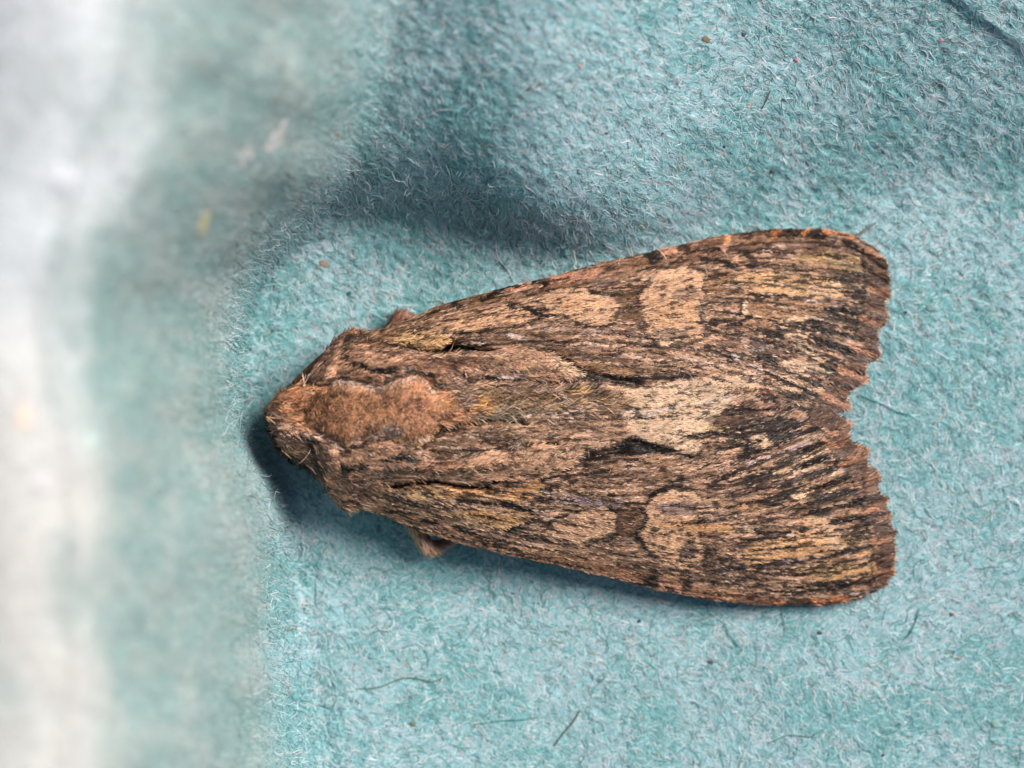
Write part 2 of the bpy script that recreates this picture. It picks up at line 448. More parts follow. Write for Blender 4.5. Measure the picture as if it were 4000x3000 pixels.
CREST = [(1085, 1545), (1094, 1524), (1163, 1496), (1244, 1508), (1326, 1500), (1407, 1508), (1480, 1530), (1500, 1508), (1560, 1480), (1610, 1467), (1659, 1475), (1692, 1532),
         (1732, 1577), (1790, 1593), (1850, 1588), (1800, 1625), (1724, 1646), (1684, 1699), (1623, 1736), (1561, 1720), (1509, 1699), (1427, 1707), (1346, 1744), (1285, 1711), (1203, 1691), (1078, 1678), (1066, 1610)]
FLAP_U = [(1190, 1486), (1235, 1420), (1290, 1345), (1330, 1305), (1370, 1292), (1420, 1322), (1480, 1352), (1600, 1378), (1700, 1388), (1800, 1384), (1900, 1376), (1960, 1362), (2034, 1341), (2107, 1360), (2176, 1402),
          (2262, 1461), (2241, 1472), (2148, 1484), (2046, 1476), (1932, 1472), (1863, 1468), (1760, 1505), (1690, 1520), (1655, 1470), (1610, 1462), (1500, 1505), (1480, 1525), (1407, 1504), (1326, 1496), (1244, 1502)]
FLAP_L = [(1210, 1700), (1285, 1715), (1346, 1750), (1427, 1712), (1509, 1704), (1561, 1724), (1623, 1740), (1690, 1792), (1780, 1786), (1900, 1762), (2000, 1746), (2100, 1740), (2200, 1742), (2262, 1769), (2230, 1808), (2150, 1848),
          (2080, 1863), (1950, 1872), (1830, 1890), (1770, 1886), (1700, 1872), (1620, 1866), (1540, 1882), (1450, 1890), (1400, 1925), (1375, 1960), (1340, 1985), (1300, 1955), (1265, 1870), (1235, 1790)]

VM = 1602.0
def tab(x, pts):
    p = np.array(pts, float); return np.interp(x, p[:, 0], p[:, 1])
_uc = np.array(UP_COSTA + [(3480, 1040)]); _lc = np.array(LO_COSTA[1:] + [(3500, 2270)])
def wing_z(px, py):
    yu = np.interp(px, _uc[:, 0], _uc[:, 1]); yl = np.interp(px, _lc[:, 0], _lc[:, 1])
    hw = np.where(py < VM, VM - yu, yl - VM)
    t = np.clip(np.abs(py - VM) / hw, 0, 1.05)
    zr = tab(px, [(1300, 4.5), (1800, 4.3), (2200, 3.9), (2600, 3.3), (3000, 2.45), (3300, 1.6), (3500, 1.0)])
    ze = tab(px, [(1400, 2.5), (1700, 2.2), (2000, 1.9), (2500, 1.2), (3000, 0.6), (3500, 0.36)])
    z = ze + (zr - ze) * (1 - t ** 2.1)
    # pleats between the veins towards the outer margin
    amp = 0.045 * sstep(2700, 3350, px) * sstep(0.02, 0.2, t) * (0.4 + 1.2 * vnoise(px / 300., t * 9))
    z = z + amp * np.sin(2 * math.pi * (t * 9.5 + 0.8 * vnoise(px / 400., t * 5) + 0.0005 * (px - 2400)))
    z = z + 0.10 * (fbm(px / 130., py / 60., 2) - 0.5)
    return z
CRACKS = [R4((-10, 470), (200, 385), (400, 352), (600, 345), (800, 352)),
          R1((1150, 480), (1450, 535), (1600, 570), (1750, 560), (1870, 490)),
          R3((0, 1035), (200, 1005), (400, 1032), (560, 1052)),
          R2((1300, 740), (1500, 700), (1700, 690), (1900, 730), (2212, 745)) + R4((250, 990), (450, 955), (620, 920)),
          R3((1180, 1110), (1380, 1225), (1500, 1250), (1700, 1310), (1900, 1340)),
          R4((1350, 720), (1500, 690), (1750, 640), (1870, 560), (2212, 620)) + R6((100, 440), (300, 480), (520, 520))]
def carve(px, py):
    z = 0
    for n_, c in enumerate(CRACKS):
        z = z - (0.36 if n_ < 4 else 0.14) * np.exp(-(seg_dist(c, px, py) / 13.0) ** 2)
    return z
TH_U = [(1040, 1600), (1060, 1560), (1100, 1530), (1163, 1490), (1250, 1408), (1300, 1335), (1366, 1290), (1500, 1290), (1700, 1330), (1900, 1400), (2100, 1480)]
TH_L = [(1040, 1650), (1060, 1690), (1090, 1770), (1200, 1832), (1260, 1885), (1300, 1955), (1350, 1995), (1420, 1990), (1500, 1950), (1700, 1890), (1900, 1800), (2100, 1720)]
def dome_z(px, py):
    yu = tab(px, TH_U); yl = tab(px, TH_L); c = tab(px, [(1040, 1625), (1200, 1612), (1600, 1605), (2100, 1600)])
    t = np.clip(np.where(py < c, (c - py) / (c - yu), (py - c) / (yl - c)), 0, 1.0)
    zt = tab(px, [(1040, 2.0), (1075, 2.9), (1120, 3.5), (1200, 4.1), (1350, 4.6), (1550, 4.8), (1750, 4.5), (1950, 4.0), (2100, 3.4)])
    zb = tab(px, [(1040, 1.3), (1200, 1.2), (1350, 1.5), (1700, 2.4), (2100, 3.6)])
    return zb + (zt - zb) * np.power(1 - t ** 2.2, 0.62)
def crest_lift(px, py):
    d = seg_dist(CREST, px, py, True); ins = in_poly(CREST, px, py)
    saddle = 1 - 0.06 * np.exp(-((px - 1470) / 50.) ** 2) - 0.15 * np.exp(-((px - 1205) / 40.) ** 2)
    return np.where(ins, 0.34 * sstep(0, 40, d) * saddle + 0.18, 0)
def top_z(px, py):
    return np.maximum(wing_z(px, py), np.where(px < 2090, dome_z(px, py), -9))
def flap_z(px, py, poly):
    d = seg_dist(poly, px, py, True)
    return top_z(px, py) + 0.26 + 0.24 * sstep(0, 60, d)

# ------------------------------------------------------------------ pigment map of the moth, with gap shade painted in
_ctl = np.array([(1500, 1330, -18), (1700, 1250, -14), (2000, 1150, -14), (2300, 1070, -13), (2600, 1010, -10), (2900, 950, -6), (3200, 920, 2), (3400, 1000, 15), (1800, 1400, -3), (2100, 1250, -4), (2100, 1400, 4),
                 (2400, 1180, -2), (2500, 1350, 5), (2700, 1250, 5), (3000, 1100, 3), (3300, 1100, 6), (3420, 1200, 8), (3000, 1250, 11), (3300, 1300, 18), (2800, 1400, 18), (3100, 1400, 24), (3300, 1450, 26), (2500, 1460, 8),
                 (2800, 1510, 6), (3200, 1560, 24), (1600, 1560, 0), (2000, 1560, 2), (2400, 1570, 0)], float)
X0, Y0, ST = 980, 830, 2.0
nx, ny = int((3560 - X0) / ST), int((2420 - Y0) / ST)
GX, GY = np.meshgrid(X0 + ST * np.arange(nx), Y0 + ST * np.arange(ny))
wx = GX + 12 * (fbm(GX / 22., GY / 14., 2) - 0.5) * 2; wy = GY + 7 * (fbm(GX / 22. + 50, GY / 14., 2) - 0.5) * 2
_hw = np.where(GY < VM, VM - np.interp(GX, _uc[:, 0], _uc[:, 1]), np.interp(GX, _lc[:, 0], _lc[:, 1]) - VM)
fan = (GY - VM) / _hw * 620
streak = (0.6 * fbm(GX / 75., fan / 9., 3) + 0.4 * vnoise(GX / 34., fan / 4.5))[..., None]
blot = fbm(GX / 160. + 8, GY / 90., 3)[..., None]
PM = lin((142, 112, 88)) * (0.35 + 1.3 * streak)
PM = PM * (1 - 0.5 * sstep(0.45, 0.65, blot)) + lin((170, 138, 112)) * (0.35 + 1.3 * streak) * 0.5 * sstep(0.45, 0.65, blot)

def poly(pts, c, a=1.0, soft=5):
    p = np.array(pts, float)
    x0, y0 = p.min(0) - 40; x1, y1 = p.max(0) + 40
    i0, i1 = max(0, int((x0 - X0) / ST)), min(nx, int((x1 - X0) / ST) + 1)
    j0, j1 = max(0, int((y0 - Y0) / ST)), min(ny, int((y1 - Y0) / ST) + 1)
    sx, sy = wx[j0:j1, i0:i1], wy[j0:j1, i0:i1]
    d = seg_dist(p, sx, sy, True); d = np.where(in_poly(p, sx, sy), d, -d)
    m = (a * sstep(-soft, soft, d + 4))[..., None]
    PM[j0:j1, i0:i1] = PM[j0:j1, i0:i1] * (1 - m) + (lin(c) * (0.45 + 1.1 * streak[j0:j1, i0:i1]) * 0.85 + 0.15 * PM[j0:j1, i0:i1]) * m
def line(pts, c, w=12, a=1.0, dash=0):
    p = np.array(pts, float)
    x0, y0 = p.min(0) - 40; x1, y1 = p.max(0) + 40
    i0, i1 = max(0, int((x0 - X0) / ST)), min(nx, int((x1 - X0) / ST) + 1)
    j0, j1 = max(0, int((y0 - Y0) / ST)), min(ny, int((y1 - Y0) / ST) + 1)
    sx, sy = wx[j0:j1, i0:i1], wy[j0:j1, i0:i1]
    d = seg_dist(p, sx, sy)
    w = w * 1.25; m = a * sstep(w * 0.5 + 4, w * 0.5 - 3, d)
    if dash: m = m * sstep(0.35, 0.55, vnoise(sx / dash, sy / 40.))
    m = m[..., None]
    PM[j0:j1, i0:i1] = PM[j0:j1, i0:i1] * (1 - m) + lin(c) * m
def spot(pts, c):
    p = np.array(pts, float); m = p.mean(0)
    q = m + (p - m) * 1.09; i = m + (p - m) * 0.93
    line(np.vstack([q, q[:1]]), BLK, 9, .65, 30)
    poly(pts, c)
    line(np.vstack([i, i[:1]]), (216, 184, 150), 8, .35, 40)
def dot(p, r, c, a=1.0):
    x, y = p[0] if isinstance(p, list) else p
    th = np.linspace(0, 6.28, 10, endpoint=False)
    poly([(x + r * 1.3 * math.cos(t), y + r * math.sin(t)) for t in th], c, a)

TAN = (190, 152, 119); PALE = (194, 158, 126); STRAW = (204, 174, 140); BLK = (20, 13, 10); DK = (58, 40, 30); ORG = (182, 118, 72)
MID = (140, 106, 78); LIL = (176, 156, 152); GRY = (112, 98, 88); CREAM = (208, 182, 152); PINK = (184, 136, 110); WHT = (222, 202, 192)

# --- long streaks of dark and pale scales running with the grain
def grain_early(px, py):
    y = np.where(py < VM, py, 2 * VM - py); num = 0; den = 0
    for cx, cy, a in _ctl:
        w = 1 / (((px - cx) / 1.3) ** 2 + (y - cy) ** 2 + 900) ** 1.5
        num = num + w * a; den = den + w
    return np.radians(np.where(py < VM, num / den, -num / den))
def streams(n, cols, probs, wpx, a0, steps, seed, xmin=1480, xmax=3400):
    r = np.random.default_rng(seed)
    x = r.uniform(xmin, xmax, n); y = r.uniform(900, 2360, n)
    ok = in_poly(UP, x, y) | in_poly(LO, x, y); x, y = x[ok], y[ok]; n = len(x)
    life = r.integers(steps // 4, steps, n); w = r.uniform(*wpx, n); al = r.uniform(*a0, n)
    c = lin(np.array(cols))[r.choice(len(cols), n, p=probs)]
    for k in range(steps):
        m = (life > k) & (vnoise(x / 21., y / 5.) > 0.28)
        ang = grain_early(x, y) if k % 6 == 0 else ang
        fade_ = np.minimum(1, np.minimum(k + 1, life - k) / 10.0)
        for o in (-2, 0, 2, 4):
            f = np.clip((w / 2 + 1.5 - abs(o - 0.5)) / 2, 0, 1) * al * fade_ * m
            i = ((x - X0) / ST).astype(int); j = ((y + o - Y0) / ST).astype(int)
            q = (f > 0) & (i >= 0) & (i < nx) & (j >= 0) & (j < ny)
            PM[j[q], i[q]] = PM[j[q], i[q]] * (1 - f[q, None]) + c[q] * f[q, None]
        x = x + 2 * np.cos(ang); y = y + 2 * np.sin(ang) + 0.5 * (vnoise(x / 40., y / 40.) - 0.5)
streams(1500, [(206, 174, 148), (192, 158, 130), (212, 192, 180)], [.45, .4, .15], (3, 6), (.25, .65), 110, 21)
streams(1500, [(46, 30, 22), (24, 15, 11), (84, 60, 48)], [.45, .25, .3], (3, 6), (.3, .85), 120, 22)
# --- upper wing
poly(UP_COSTA[2:13] + [(3000, 960), (2600, 1040), (2200, 1120), (1800, 1240), (1560, 1310)], (124, 88, 64), .8, 20)
poly(R3((80, 760), (250, 690), (600, 620), (820, 620), (930, 700), (960, 740), (800, 800), (500, 830), (150, 860)), TAN)
poly(R3((-120, 860), (0, 760), (150, 800), (120, 900), (-50, 930)), TAN, .7)
poly(R3((1100, 330), (1400, 270), (1600, 250), (1500, 330), (1250, 380), (1080, 400)), PINK, .8)
poly(R3((700, 450), (800, 400), (980, 390), (960, 430), (780, 470)), PINK, .9)
poly(R3((250, 540), (560, 470), (660, 500), (640, 560), (300, 620)), (132, 104, 72), .8)
line(R3((420, 560), (600, 450), (780, 415)), BLK, 9); line(R3((930, 375), (1050, 390), (1010, 440)), BLK, 13)
line(R3((700, 600), (850, 610), (900, 660), (1040, 690)), BLK, 14, .9); line(R3((900, 760), (960, 730), (1090, 690)), BLK, 12, .9)
line(R3((60, 862), (300, 872), (560, 830), (850, 792)), BLK, 10, .9)
dot(R3((190, 610)), 14, DK); dot(R3((500, 520)), 9, DK)
poly(R1((1250, 400), (1480, 380), (1700, 380), (1850, 430), (1830, 490), (1700, 530), (1560, 540), (1430, 500), (1280, 470)), (208, 170, 118))
line(R1((1480, 370), (1560, 380)), DK, 9); line(R1((1530, 480), (1620, 420), (1680, 430)), DK, 8)
line(R1((1850, 420), (1880, 460), (1850, 500)), BLK, 10)
for c in (CRACKS[1], CRACKS[2]): line(c, BLK, 15)  # shade inside the open gaps, painted black along the carved grooves
poly(R1((1050, 380), (1200, 340), (1400, 330), (1300, 420), (1100, 440)), (150, 112, 82), .9)
poly(R3((560, 880), (900, 870), (1150, 900), (1250, 960), (1050, 990), (760, 960), (480, 980), (300, 960)), (112, 82, 64), .7)
line(R3((690, 890), (850, 920)), WHT, 11); line(R3((340, 970), (430, 975)), WHT, 9)
line(R3((850, 870), (1050, 910), (1150, 960)), BLK, 8, .8, 18)
line(R3((950, 800), (1300, 840), (1700, 850), (1990, 850)), (150, 130, 124), 12, .6, 14)
line(R3((1250, 860), (1600, 870), (1950, 830)), DK, 9, .7, 16)
spot(R3((1010, 560), (1100, 470), (1300, 430), (1420, 460), (1500, 500), (1640, 500), (1700, 560), (1760, 640), (1740, 700), (1680, 770), (1560, 800), (1430, 770), (1250, 710), (1100, 660)), PALE)
poly(R3((1100, 560), (1300, 540), (1420, 590), (1300, 640), (1150, 610)), (180, 142, 104), .7)
line(R3((1120, 680), (1250, 720), (1430, 785), (1560, 812)), BLK, 9, .8, 20)
line(R3((1480, 490), (1640, 490), (1760, 500), (1860, 490)), BLK, 12, .8); line(R3((1700, 740), (1760, 660), (1800, 630)), BLK, 10, .8, 14)
poly(R3((1760, 520), (1950, 480), (1990, 600), (1960, 760), (1780, 740)), (104, 76, 54), .8)
poly(R3((1540, 330), (1700, 350), (1800, 330), (1700, 400), (1500, 410)), (104, 84, 80), .7)
line(R3((1100, 1010), (1400, 1060), (1800, 1130)), (92, 64, 50), 22, .6)
spot(R5((290, 440), (350, 390), (480, 370), (600, 400), (640, 450), (600, 520), (620, 560), (570, 640), (590, 740), (600, 850), (540, 880), (440, 920), (330, 900), (250, 860), (200, 780), (220, 700), (190, 610), (180, 570), (240, 500)), PALE)
poly(R5((410, 580), (440, 530), (560, 495), (600, 560), (500, 595)), (112, 88, 72), .85)
poly(R5((230, 600), (560, 590), (570, 680), (560, 790), (300, 780)), (168, 132, 96), .7)
poly(R5((260, 815), (350, 795), (500, 820), (530, 870), (400, 885), (300, 870)), (122, 102, 84), .8)
line(R5((330, 895), (460, 912)), STRAW, 14)
line(R5((250, 450), (150, 560)), DK, 16, .7); line(R5((640, 400), (640, 480), (610, 545)), DK, 9, .8)
line(R5((610, 600), (615, 720), (650, 800), (740, 830), (920, 860)), DK, 10, .8); line(R5((380, 930), (560, 900)), DK, 10, .7)
line(R5((200, 720), (190, 800), (250, 880)), DK, 9, .7)
dot(R5((275, 285)), 26, BLK); poly(R5((330, 230), (480, 200), (500, 240), (360, 270)), PINK, .9); dot(R5((490, 215)), 18, DK)
poly(R5((560, 190), (800, 150), (800, 230), (560, 260)), (112, 74, 54), .7)
line(R5((810, 125), (795, 190)), (224, 168, 116), 16); line(R5((800, 190), (780, 260)), PINK, 10)
line(R5((620, 300), (740, 310), (880, 370)), BLK, 16, .9); line(R5((930, 250), (1000, 330)), BLK, 18, .8); line(R5((820, 235), (1000, 250)), DK, 14, .8)
line(R5((870, 300), (910, 370), (960, 400)), (192, 150, 118), 16)
poly(R5((650, 400), (830, 390), (860, 480), (640, 560)), (146, 110, 80), .7)
line(R5((1150, 270), (1400, 230), (1720, 250)), (92, 62, 52), 26, .7, 40)
line(R5((1640, 170), (1800, 260)), BLK, 18, .8); line(R5((1250, 210), (1560, 190)), (98, 64, 50), 20, .6)
poly(R5((1200, 90), (1370, 88), (1360, 130), (1180, 132)), BLK, .9); poly(R5((1400, 95), (1520, 100), (1500, 150), (1380, 140)), DK, .9)
line(R5((1185, 88), (1125, 130)), ORG, 16); line(R5((1390, 92), (1355, 122)), ORG, 14); line(R5((1520, 100), (1620, 100), (1700, 130)), ORG, 20)
poly(R5((1270, 290), (1500, 250), (1750, 280), (1840, 350), (1800, 390), (1650, 370), (1500, 330)), (152, 126, 88), .9)
poly(R5((1500, 380), (1700, 400), (1830, 480), (1740, 540), (1600, 450)), (104, 84, 68), .8)
line(R5((1590, 420), (1680, 460), (1810, 510)), DK, 12)
poly(R5((850, 440), (950, 400), (1250, 400), (1550, 440), (1640, 500), (1600, 560), (1500, 590), (1200, 560), (950, 540)), (184, 150, 110))
poly(R5((1380, 500), (1560, 470), (1640, 520), (1560, 575), (1420, 560)), STRAW, .8)
line(R5((860, 470), (910, 515)), DK, 11); line(R5((850, 440), (920, 500)), STRAW, 9, .6)
line(R5((970, 555), (1150, 570)), DK, 10); line(R5((1080, 565), (1250, 590), (1450, 615), (1560, 640)), WHT, 14, .9, 22)
poly(R5((930, 610), (1200, 580), (1500, 640), (1420, 710), (1150, 720), (980, 690)), (148, 114, 84))
line(R5((900, 590), (905, 680), (1000, 725)), DK, 11, .9); line(R5((925, 600), (930, 680), (1040, 725)), CREAM, 9, .9)
line(R5((1200, 735), (1320, 725), (1450, 715), (1530, 690)), STRAW, 14, .9)
poly(R5((1540, 650), (1700, 650), (1800, 700), (1720, 780), (1560, 790), (1400, 790), (1380, 740)), (70, 50, 38), .85)
poly(R5((1350, 752), (1450, 722), (1530, 735), (1440, 765)), BLK); dot(R5((1740, 585)), 20, BLK, .8)
line(R5((1530, 660), (1640, 665), (1760, 700)), BLK, 16)
poly(R5((840, 790), (1040, 740), (1300, 760), (1250, 810), (950, 830)), (152, 116, 86), .8)
line(R5((820, 770), (960, 725)), DK, 10)
poly(R5((1010, 808), (1200, 812), (1300, 832), (1200, 872), (1090, 845)), BLK)
poly(R5((1220, 850), (1340, 815), (1380, 830), (1340, 880), (1450, 990), (1560, 1055), (1490, 1050), (1330, 925)), STRAW)
poly(R5((1400, 850), (1560, 870), (1600, 960), (1480, 950)), (92, 74, 52), .8)
poly(R5((700, 880), (1000, 870), (1350, 980), (1300, 1010), (1000, 960), (750, 960)), (124, 94, 76), .8)
line(R5((930, 905), (960, 960), (1080, 930)), WHT, 14, .9, 9); poly(R5((980, 880), (1080, 890), (1100, 960), (980, 960)), (74, 58, 58), .8)
poly(R5((960, 968), (1100, 985), (1240, 1010), (1210, 1055), (1080, 1035)), BLK)
poly(R5((1170, 1030), (1260, 1045), (1450, 1195), (1510, 1245), (1400, 1210), (1240, 1095)), STRAW)
line(R5((1240, 1040), (1420, 1060), (1580, 1110)), CREAM, 18, .9); line(R5((1380, 1100), (1560, 1130)), DK, 14, .9)
line(R5((800, 1000), (950, 1070), (1100, 1110), (1250, 1170)), BLK, 10, .9, 26); line(R5((830, 990), (980, 1065), (1130, 1110)), WHT, 9, .8, 26)
poly(R5((1150, 1210), (1390, 1255), (1300, 1275)), STRAW); poly(R5((1150, 1245), (1280, 1275), (1400, 1290), (1250, 1310)), BLK)
poly(R3((1020, 990), (1200, 1095), (1300, 1145), (1380, 1220), (1500, 1225), (1700, 1275), (1900, 1310), (1990, 1330), (1850, 1372), (1700, 1345), (1550, 1325), (1400, 1295), (1330, 1200), (1150, 1100)), BLK)
poly(R3((1400, 1150), (1700, 1195), (1900, 1230), (1880, 1290), (1500, 1215)), (142, 108, 72), .9)
line(R5((0, 1160), (250, 1160), (560, 1140)), BLK, 14, .9)
# --- lower wing
poly(R4((1340, 720), (1400, 660), (1600, 640), (1750, 600), (1860, 500), (1950, 525), (2212, 590), (2212, 670), (1950, 650), (1700, 690), (1560, 740), (1450, 740)), BLK)
poly(R6((0, 420), (120, 375), (360, 445), (520, 512), (620, 500), (540, 532), (300, 500), (0, 500)), BLK)
poly(LO_COSTA[2:13] + [(2900, 2320), (2500, 2240), (2200, 2160), (1900, 2100), (1600, 2010)], (150, 108, 80), .75, 16)
spot(R4((1030, 1430), (1080, 1360), (1200, 1270), (1420, 1220), (1560, 1170), (1660, 1190), (1710, 1280), (1700, 1440), (1600, 1490), (1400, 1530), (1250, 1530), (1120, 1500)), PALE)
line(R4((1150, 1280), (1330, 1225), (1410, 1200)), BLK, 11); line(R4((1400, 1520), (1550, 1490), (1720, 1440)), BLK, 10, .9)
line(R4((1660, 1180), (1720, 1220)), BLK, 12, .9)
poly(R4((150, 1230), (400, 1200), (600, 1240), (750, 1200), (840, 1210), (910, 1280), (830, 1350), (650, 1380), (400, 1330)), (200, 156, 106))
line(R4((660, 1140), (830, 1200), (930, 1240)), BLK, 16); line(R4((910, 1300), (850, 1365), (700, 1400)), BLK, 16)
poly(R4((-300, 1000), (0, 960), (300, 995), (700, 1000), (980, 920), (1000, 960), (970, 1060), (850, 1120), (600, 1100), (300, 1090), (0, 1080)), (188, 142, 92), .9)
line(R4((150, 1130), (400, 1140), (600, 1140), (800, 1180)), BLK, 11, .9, 20)
poly(R2((1400, 830), (1550, 740), (1750, 760), (1800, 820), (1600, 860)), (212, 176, 126), .9)
line(R2((1570, 800), (1700, 820)), DK, 10); line(R2((1580, 1060), (1700, 1090)), BLK, 12); line(R2((1900, 1120), (2050, 1190)), BLK, 12, .9)
poly(R2((1300, 900), (1700, 960), (2212, 1080), (2212, 1180), (1800, 1060), (1400, 960)), (140, 116, 88), .6)
line(R2((1900, 870), (2212, 910)), BLK, 14, .8, 14)
for c in (CRACKS[0], CRACKS[3]): line(c, BLK, 15)  # gap shade behind the crest and under the lower flap, painted black
line(R4((1000, 925), (1100, 900), (1250, 835), (1350, 765)), BLK, 12); line(R4((990, 1010), (1200, 970), (1350, 920), (1500, 850), (1650, 820)), BLK, 9, .9, 22)
line(R4((980, 1110), (1200, 1110), (1500, 1130), (1750, 1140)), (136, 118, 124), 26, .75, 12)
line(R4((1550, 1100), (1750, 1140), (2020, 1150)), DK, 10, .9)
poly(R4((1760, 1210), (1950, 1180), (2000, 1300), (1960, 1440), (1750, 1450)), (104, 76, 52), .8)
line(R4((1950, 1190), (2005, 1290), (1960, 1370), (1900, 1440), (1990, 1550)), BLK, 11, .9); line(R4((2040, 1090), (2212, 1000)), BLK, 10, .9)
spot(R6((190, 1100), (230, 980), (220, 900), (300, 800), (420, 760), (550, 790), (600, 850), (570, 950), (600, 1050), (580, 1130), (650, 1200), (620, 1290), (540, 1330), (400, 1300), (280, 1260), (220, 1180)), (194, 158, 124))
poly(R6((280, 870), (450, 850), (570, 870), (540, 945), (350, 935)), (124, 106, 104), .9)
line(R6((270, 790), (380, 735), (500, 750)), BLK, 10, .9); line(R6((420, 760), (520, 790), (590, 840)), STRAW, 10, .8)
line(R6((590, 850), (560, 930)), BLK, 10, .7); poly(R6((300, 1000), (580, 1000), (900, 1010), (860, 1065), (560, 1060)), (190, 146, 98), .8)
dot(R6((520, 1200)), 26, (64, 52, 56), .9); line(R6((440, 1110), (560, 1130)), DK, 10, .7)
line(R6((640, 1180), (640, 1320), (800, 1370)), DK, 14, .8); line(R6((200, 1180), (290, 1250)), BLK, 16, .9)
poly(R6((880, 1250), (950, 1180), (1150, 1130), (1400, 1010), (1290, 965), (1500, 960), (1580, 1050), (1600, 1200), (1500, 1240), (1150, 1280), (980, 1310)), (188, 150, 108))
poly(R6((1300, 970), (1500, 960), (1540, 1020), (1400, 1060), (1290, 1010)), PALE, .8)
poly(R6((1500, 990), (1590, 1040), (1610, 1190), (1560, 1205), (1530, 1080)), STRAW); line(R6((1150, 1090), (1300, 1070), (1500, 1030)), WHT, 10, .8, 20)
line(R6((940, 960), (1060, 930), (1300, 930)), DK, 12, .9, 30); line(R6((860, 1160), (980, 1120), (1080, 1110)), DK, 10, .8); line(R6((930, 1010), (980, 1080)), CREAM, 12)
line(R6((700, 1350), (940, 1310), (1100, 1300), (1300, 1280), (1500, 1250), (1700, 1210), (1850, 1170)), (52, 40, 44), 13, .95)
line(R6((1050, 1290), (1300, 1265), (1500, 1240)), LIL, 7, .6, 14)
poly(R6((1350, 1330), (1600, 1290), (1850, 1290), (1890, 1340), (1800, 1390), (1600, 1430), (1500, 1440)), (172, 140, 96), .9)
poly(R6((1720, 1220), (1850, 1190), (1860, 1250), (1740, 1270)), (176, 140, 100), .8); poly(R6((1620, 1060), (1800, 1090), (1840, 1150), (1640, 1180)), (156, 130, 92), .8)
line(R6((1400, 1445), (1700, 1430), (1870, 1390)), DK, 12, .9)
line(R6((820, 1440), (960, 1390), (1010, 1360)), DK, 11, .8); poly(R6((600, 1330), (780, 1340), (820, 1400), (700, 1420)), (80, 58, 46), .8)
dot(R6((270, 1420)), 24, BLK); dot(R6((490, 1440)), 20, BLK, .9); poly(R6((310, 1400), (470, 1430), (460, 1490), (320, 1460)), PINK)
line(R6((780, 1510), (800, 1540)), (226, 176, 126), 15)
for a, b in (((1140, 1560), (1200, 1580)), ((1420, 1565), (1470, 1570)), ((1520, 1560), (1700, 1540))): line(R6(a, b), ORG, 16)
poly(R6((1220, 1550), (1400, 1545), (1400, 1590), (1230, 1590)), DK, .9); poly(R6((900, 1520), (1120, 1540), (1120, 1580), (900, 1570)), (96, 62, 44), .8)
line(R6((650, 750), (870, 635), (1100, 540), (1300, 465), (1500, 410)), DK, 14, .9); line(R6((870, 615), (1100, 520), (1300, 450), (1420, 430)), LIL, 10, .9, 30)
poly(R6((840, 745), (950, 680), (1200, 640), (1100, 690), (900, 735)), BLK)
poly(R6((1140, 645), (1250, 590), (1380, 485), (1410, 530), (1290, 605), (1560, 590), (1500, 622), (1300, 640)), STRAW)
poly(R6((1240, 605), (1400, 552), (1530, 510), (1480, 565), (1330, 605)), BLK); poly(R6((1400, 440), (1510, 420), (1520, 490), (1390, 520)), (142, 114, 78), .8)
line(R6((850, 820), (1100, 740), (1350, 680), (1600, 590)), (70, 52, 50), 12, .9); line(R6((1450, 640), (1620, 600), (1640, 640)), LIL, 10, .7)
poly(R6((1450, 640), (1620, 620), (1630, 680), (1480, 700)), (130, 104, 82), .8)
poly(R6((1000, 862), (1200, 780), (1330, 748), (1280, 805), (1100, 865)), BLK); poly(R6((1260, 805), (1380, 735), (1430, 755), (1340, 845)), STRAW)
poly(R6((1380, 800), (1600, 740), (1700, 780), (1640, 880), (1420, 860)), (84, 64, 48), .85); line(R6((1450, 850), (1700, 770)), BLK, 12)
poly(R6((1340, 945), (1450, 890), (1570, 890), (1480, 952)), BLK); poly(R6((1560, 920), (1740, 900), (1760, 960), (1600, 980)), (140, 104, 74), .8)
poly(R6((850, 890), (980, 860), (1100, 900), (950, 930)), (168, 128, 92), .8)
line(R6((1560, 1000), (1750, 960), (1800, 1000)), BLK, 18, .8); dot(R6((1740, 1060)), 24, DK, .8)
# --- pale patch on the ridge and the dark tail
poly(R6((60, 60), (300, 0), (600, -30), (900, -60), (1030, 20), (1000, 90), (820, 100), (760, 200), (700, 260), (650, 300), (570, 500), (460, 480), (360, 440), (250, 410), (130, 370), (40, 200)), CREAM)
poly(R6((250, 180), (500, 120), (640, 130), (560, 220), (300, 260)), (168, 140, 106), .6)
line(R6((200, 232), (350, 182), (500, 140), (700, 92), (860, 70)), WHT, 10, .9, 40); line(R6((330, 185), (440, 165)), BLK, 10); line(R6((800, 75), (870, 68)), BLK, 12)
line(R6((120, 30), (220, -10)), DK, 10, .7)
poly(R6((640, 235), (720, 240), (850, 170), (1000, 120), (1040, 200), (1130, 240), (960, 320), (800, 300), (700, 330)), (66, 48, 36), .75)
poly(R6((830, 60), (1000, 40), (1060, 60), (1000, 110), (850, 110)), (190, 140, 100), .6)
poly(R6((1020, 40), (1150, 60), (1250, 150), (1200, 220), (1080, 180)), (128, 92, 72), .8); line(R6((1040, 60), (1100, 140), (1170, 230)), DK, 14, .7, 8)
poly(R6((660, 350), (900, 352), (1150, 255), (1280, 250), (1345, 290), (1320, 380), (1200, 412), (1100, 400), (1110, 340), (880, 392)), (26, 18, 14))
poly(R6((980, 380), (1080, 400), (1140, 440), (1060, 472), (980, 445)), STRAW); poly(R6((870, 505), (950, 458), (1060, 480), (900, 522)), BLK)
poly(R6((620, 310), (700, 320), (860, 330), (640, 345)), (190, 166, 120), .8)
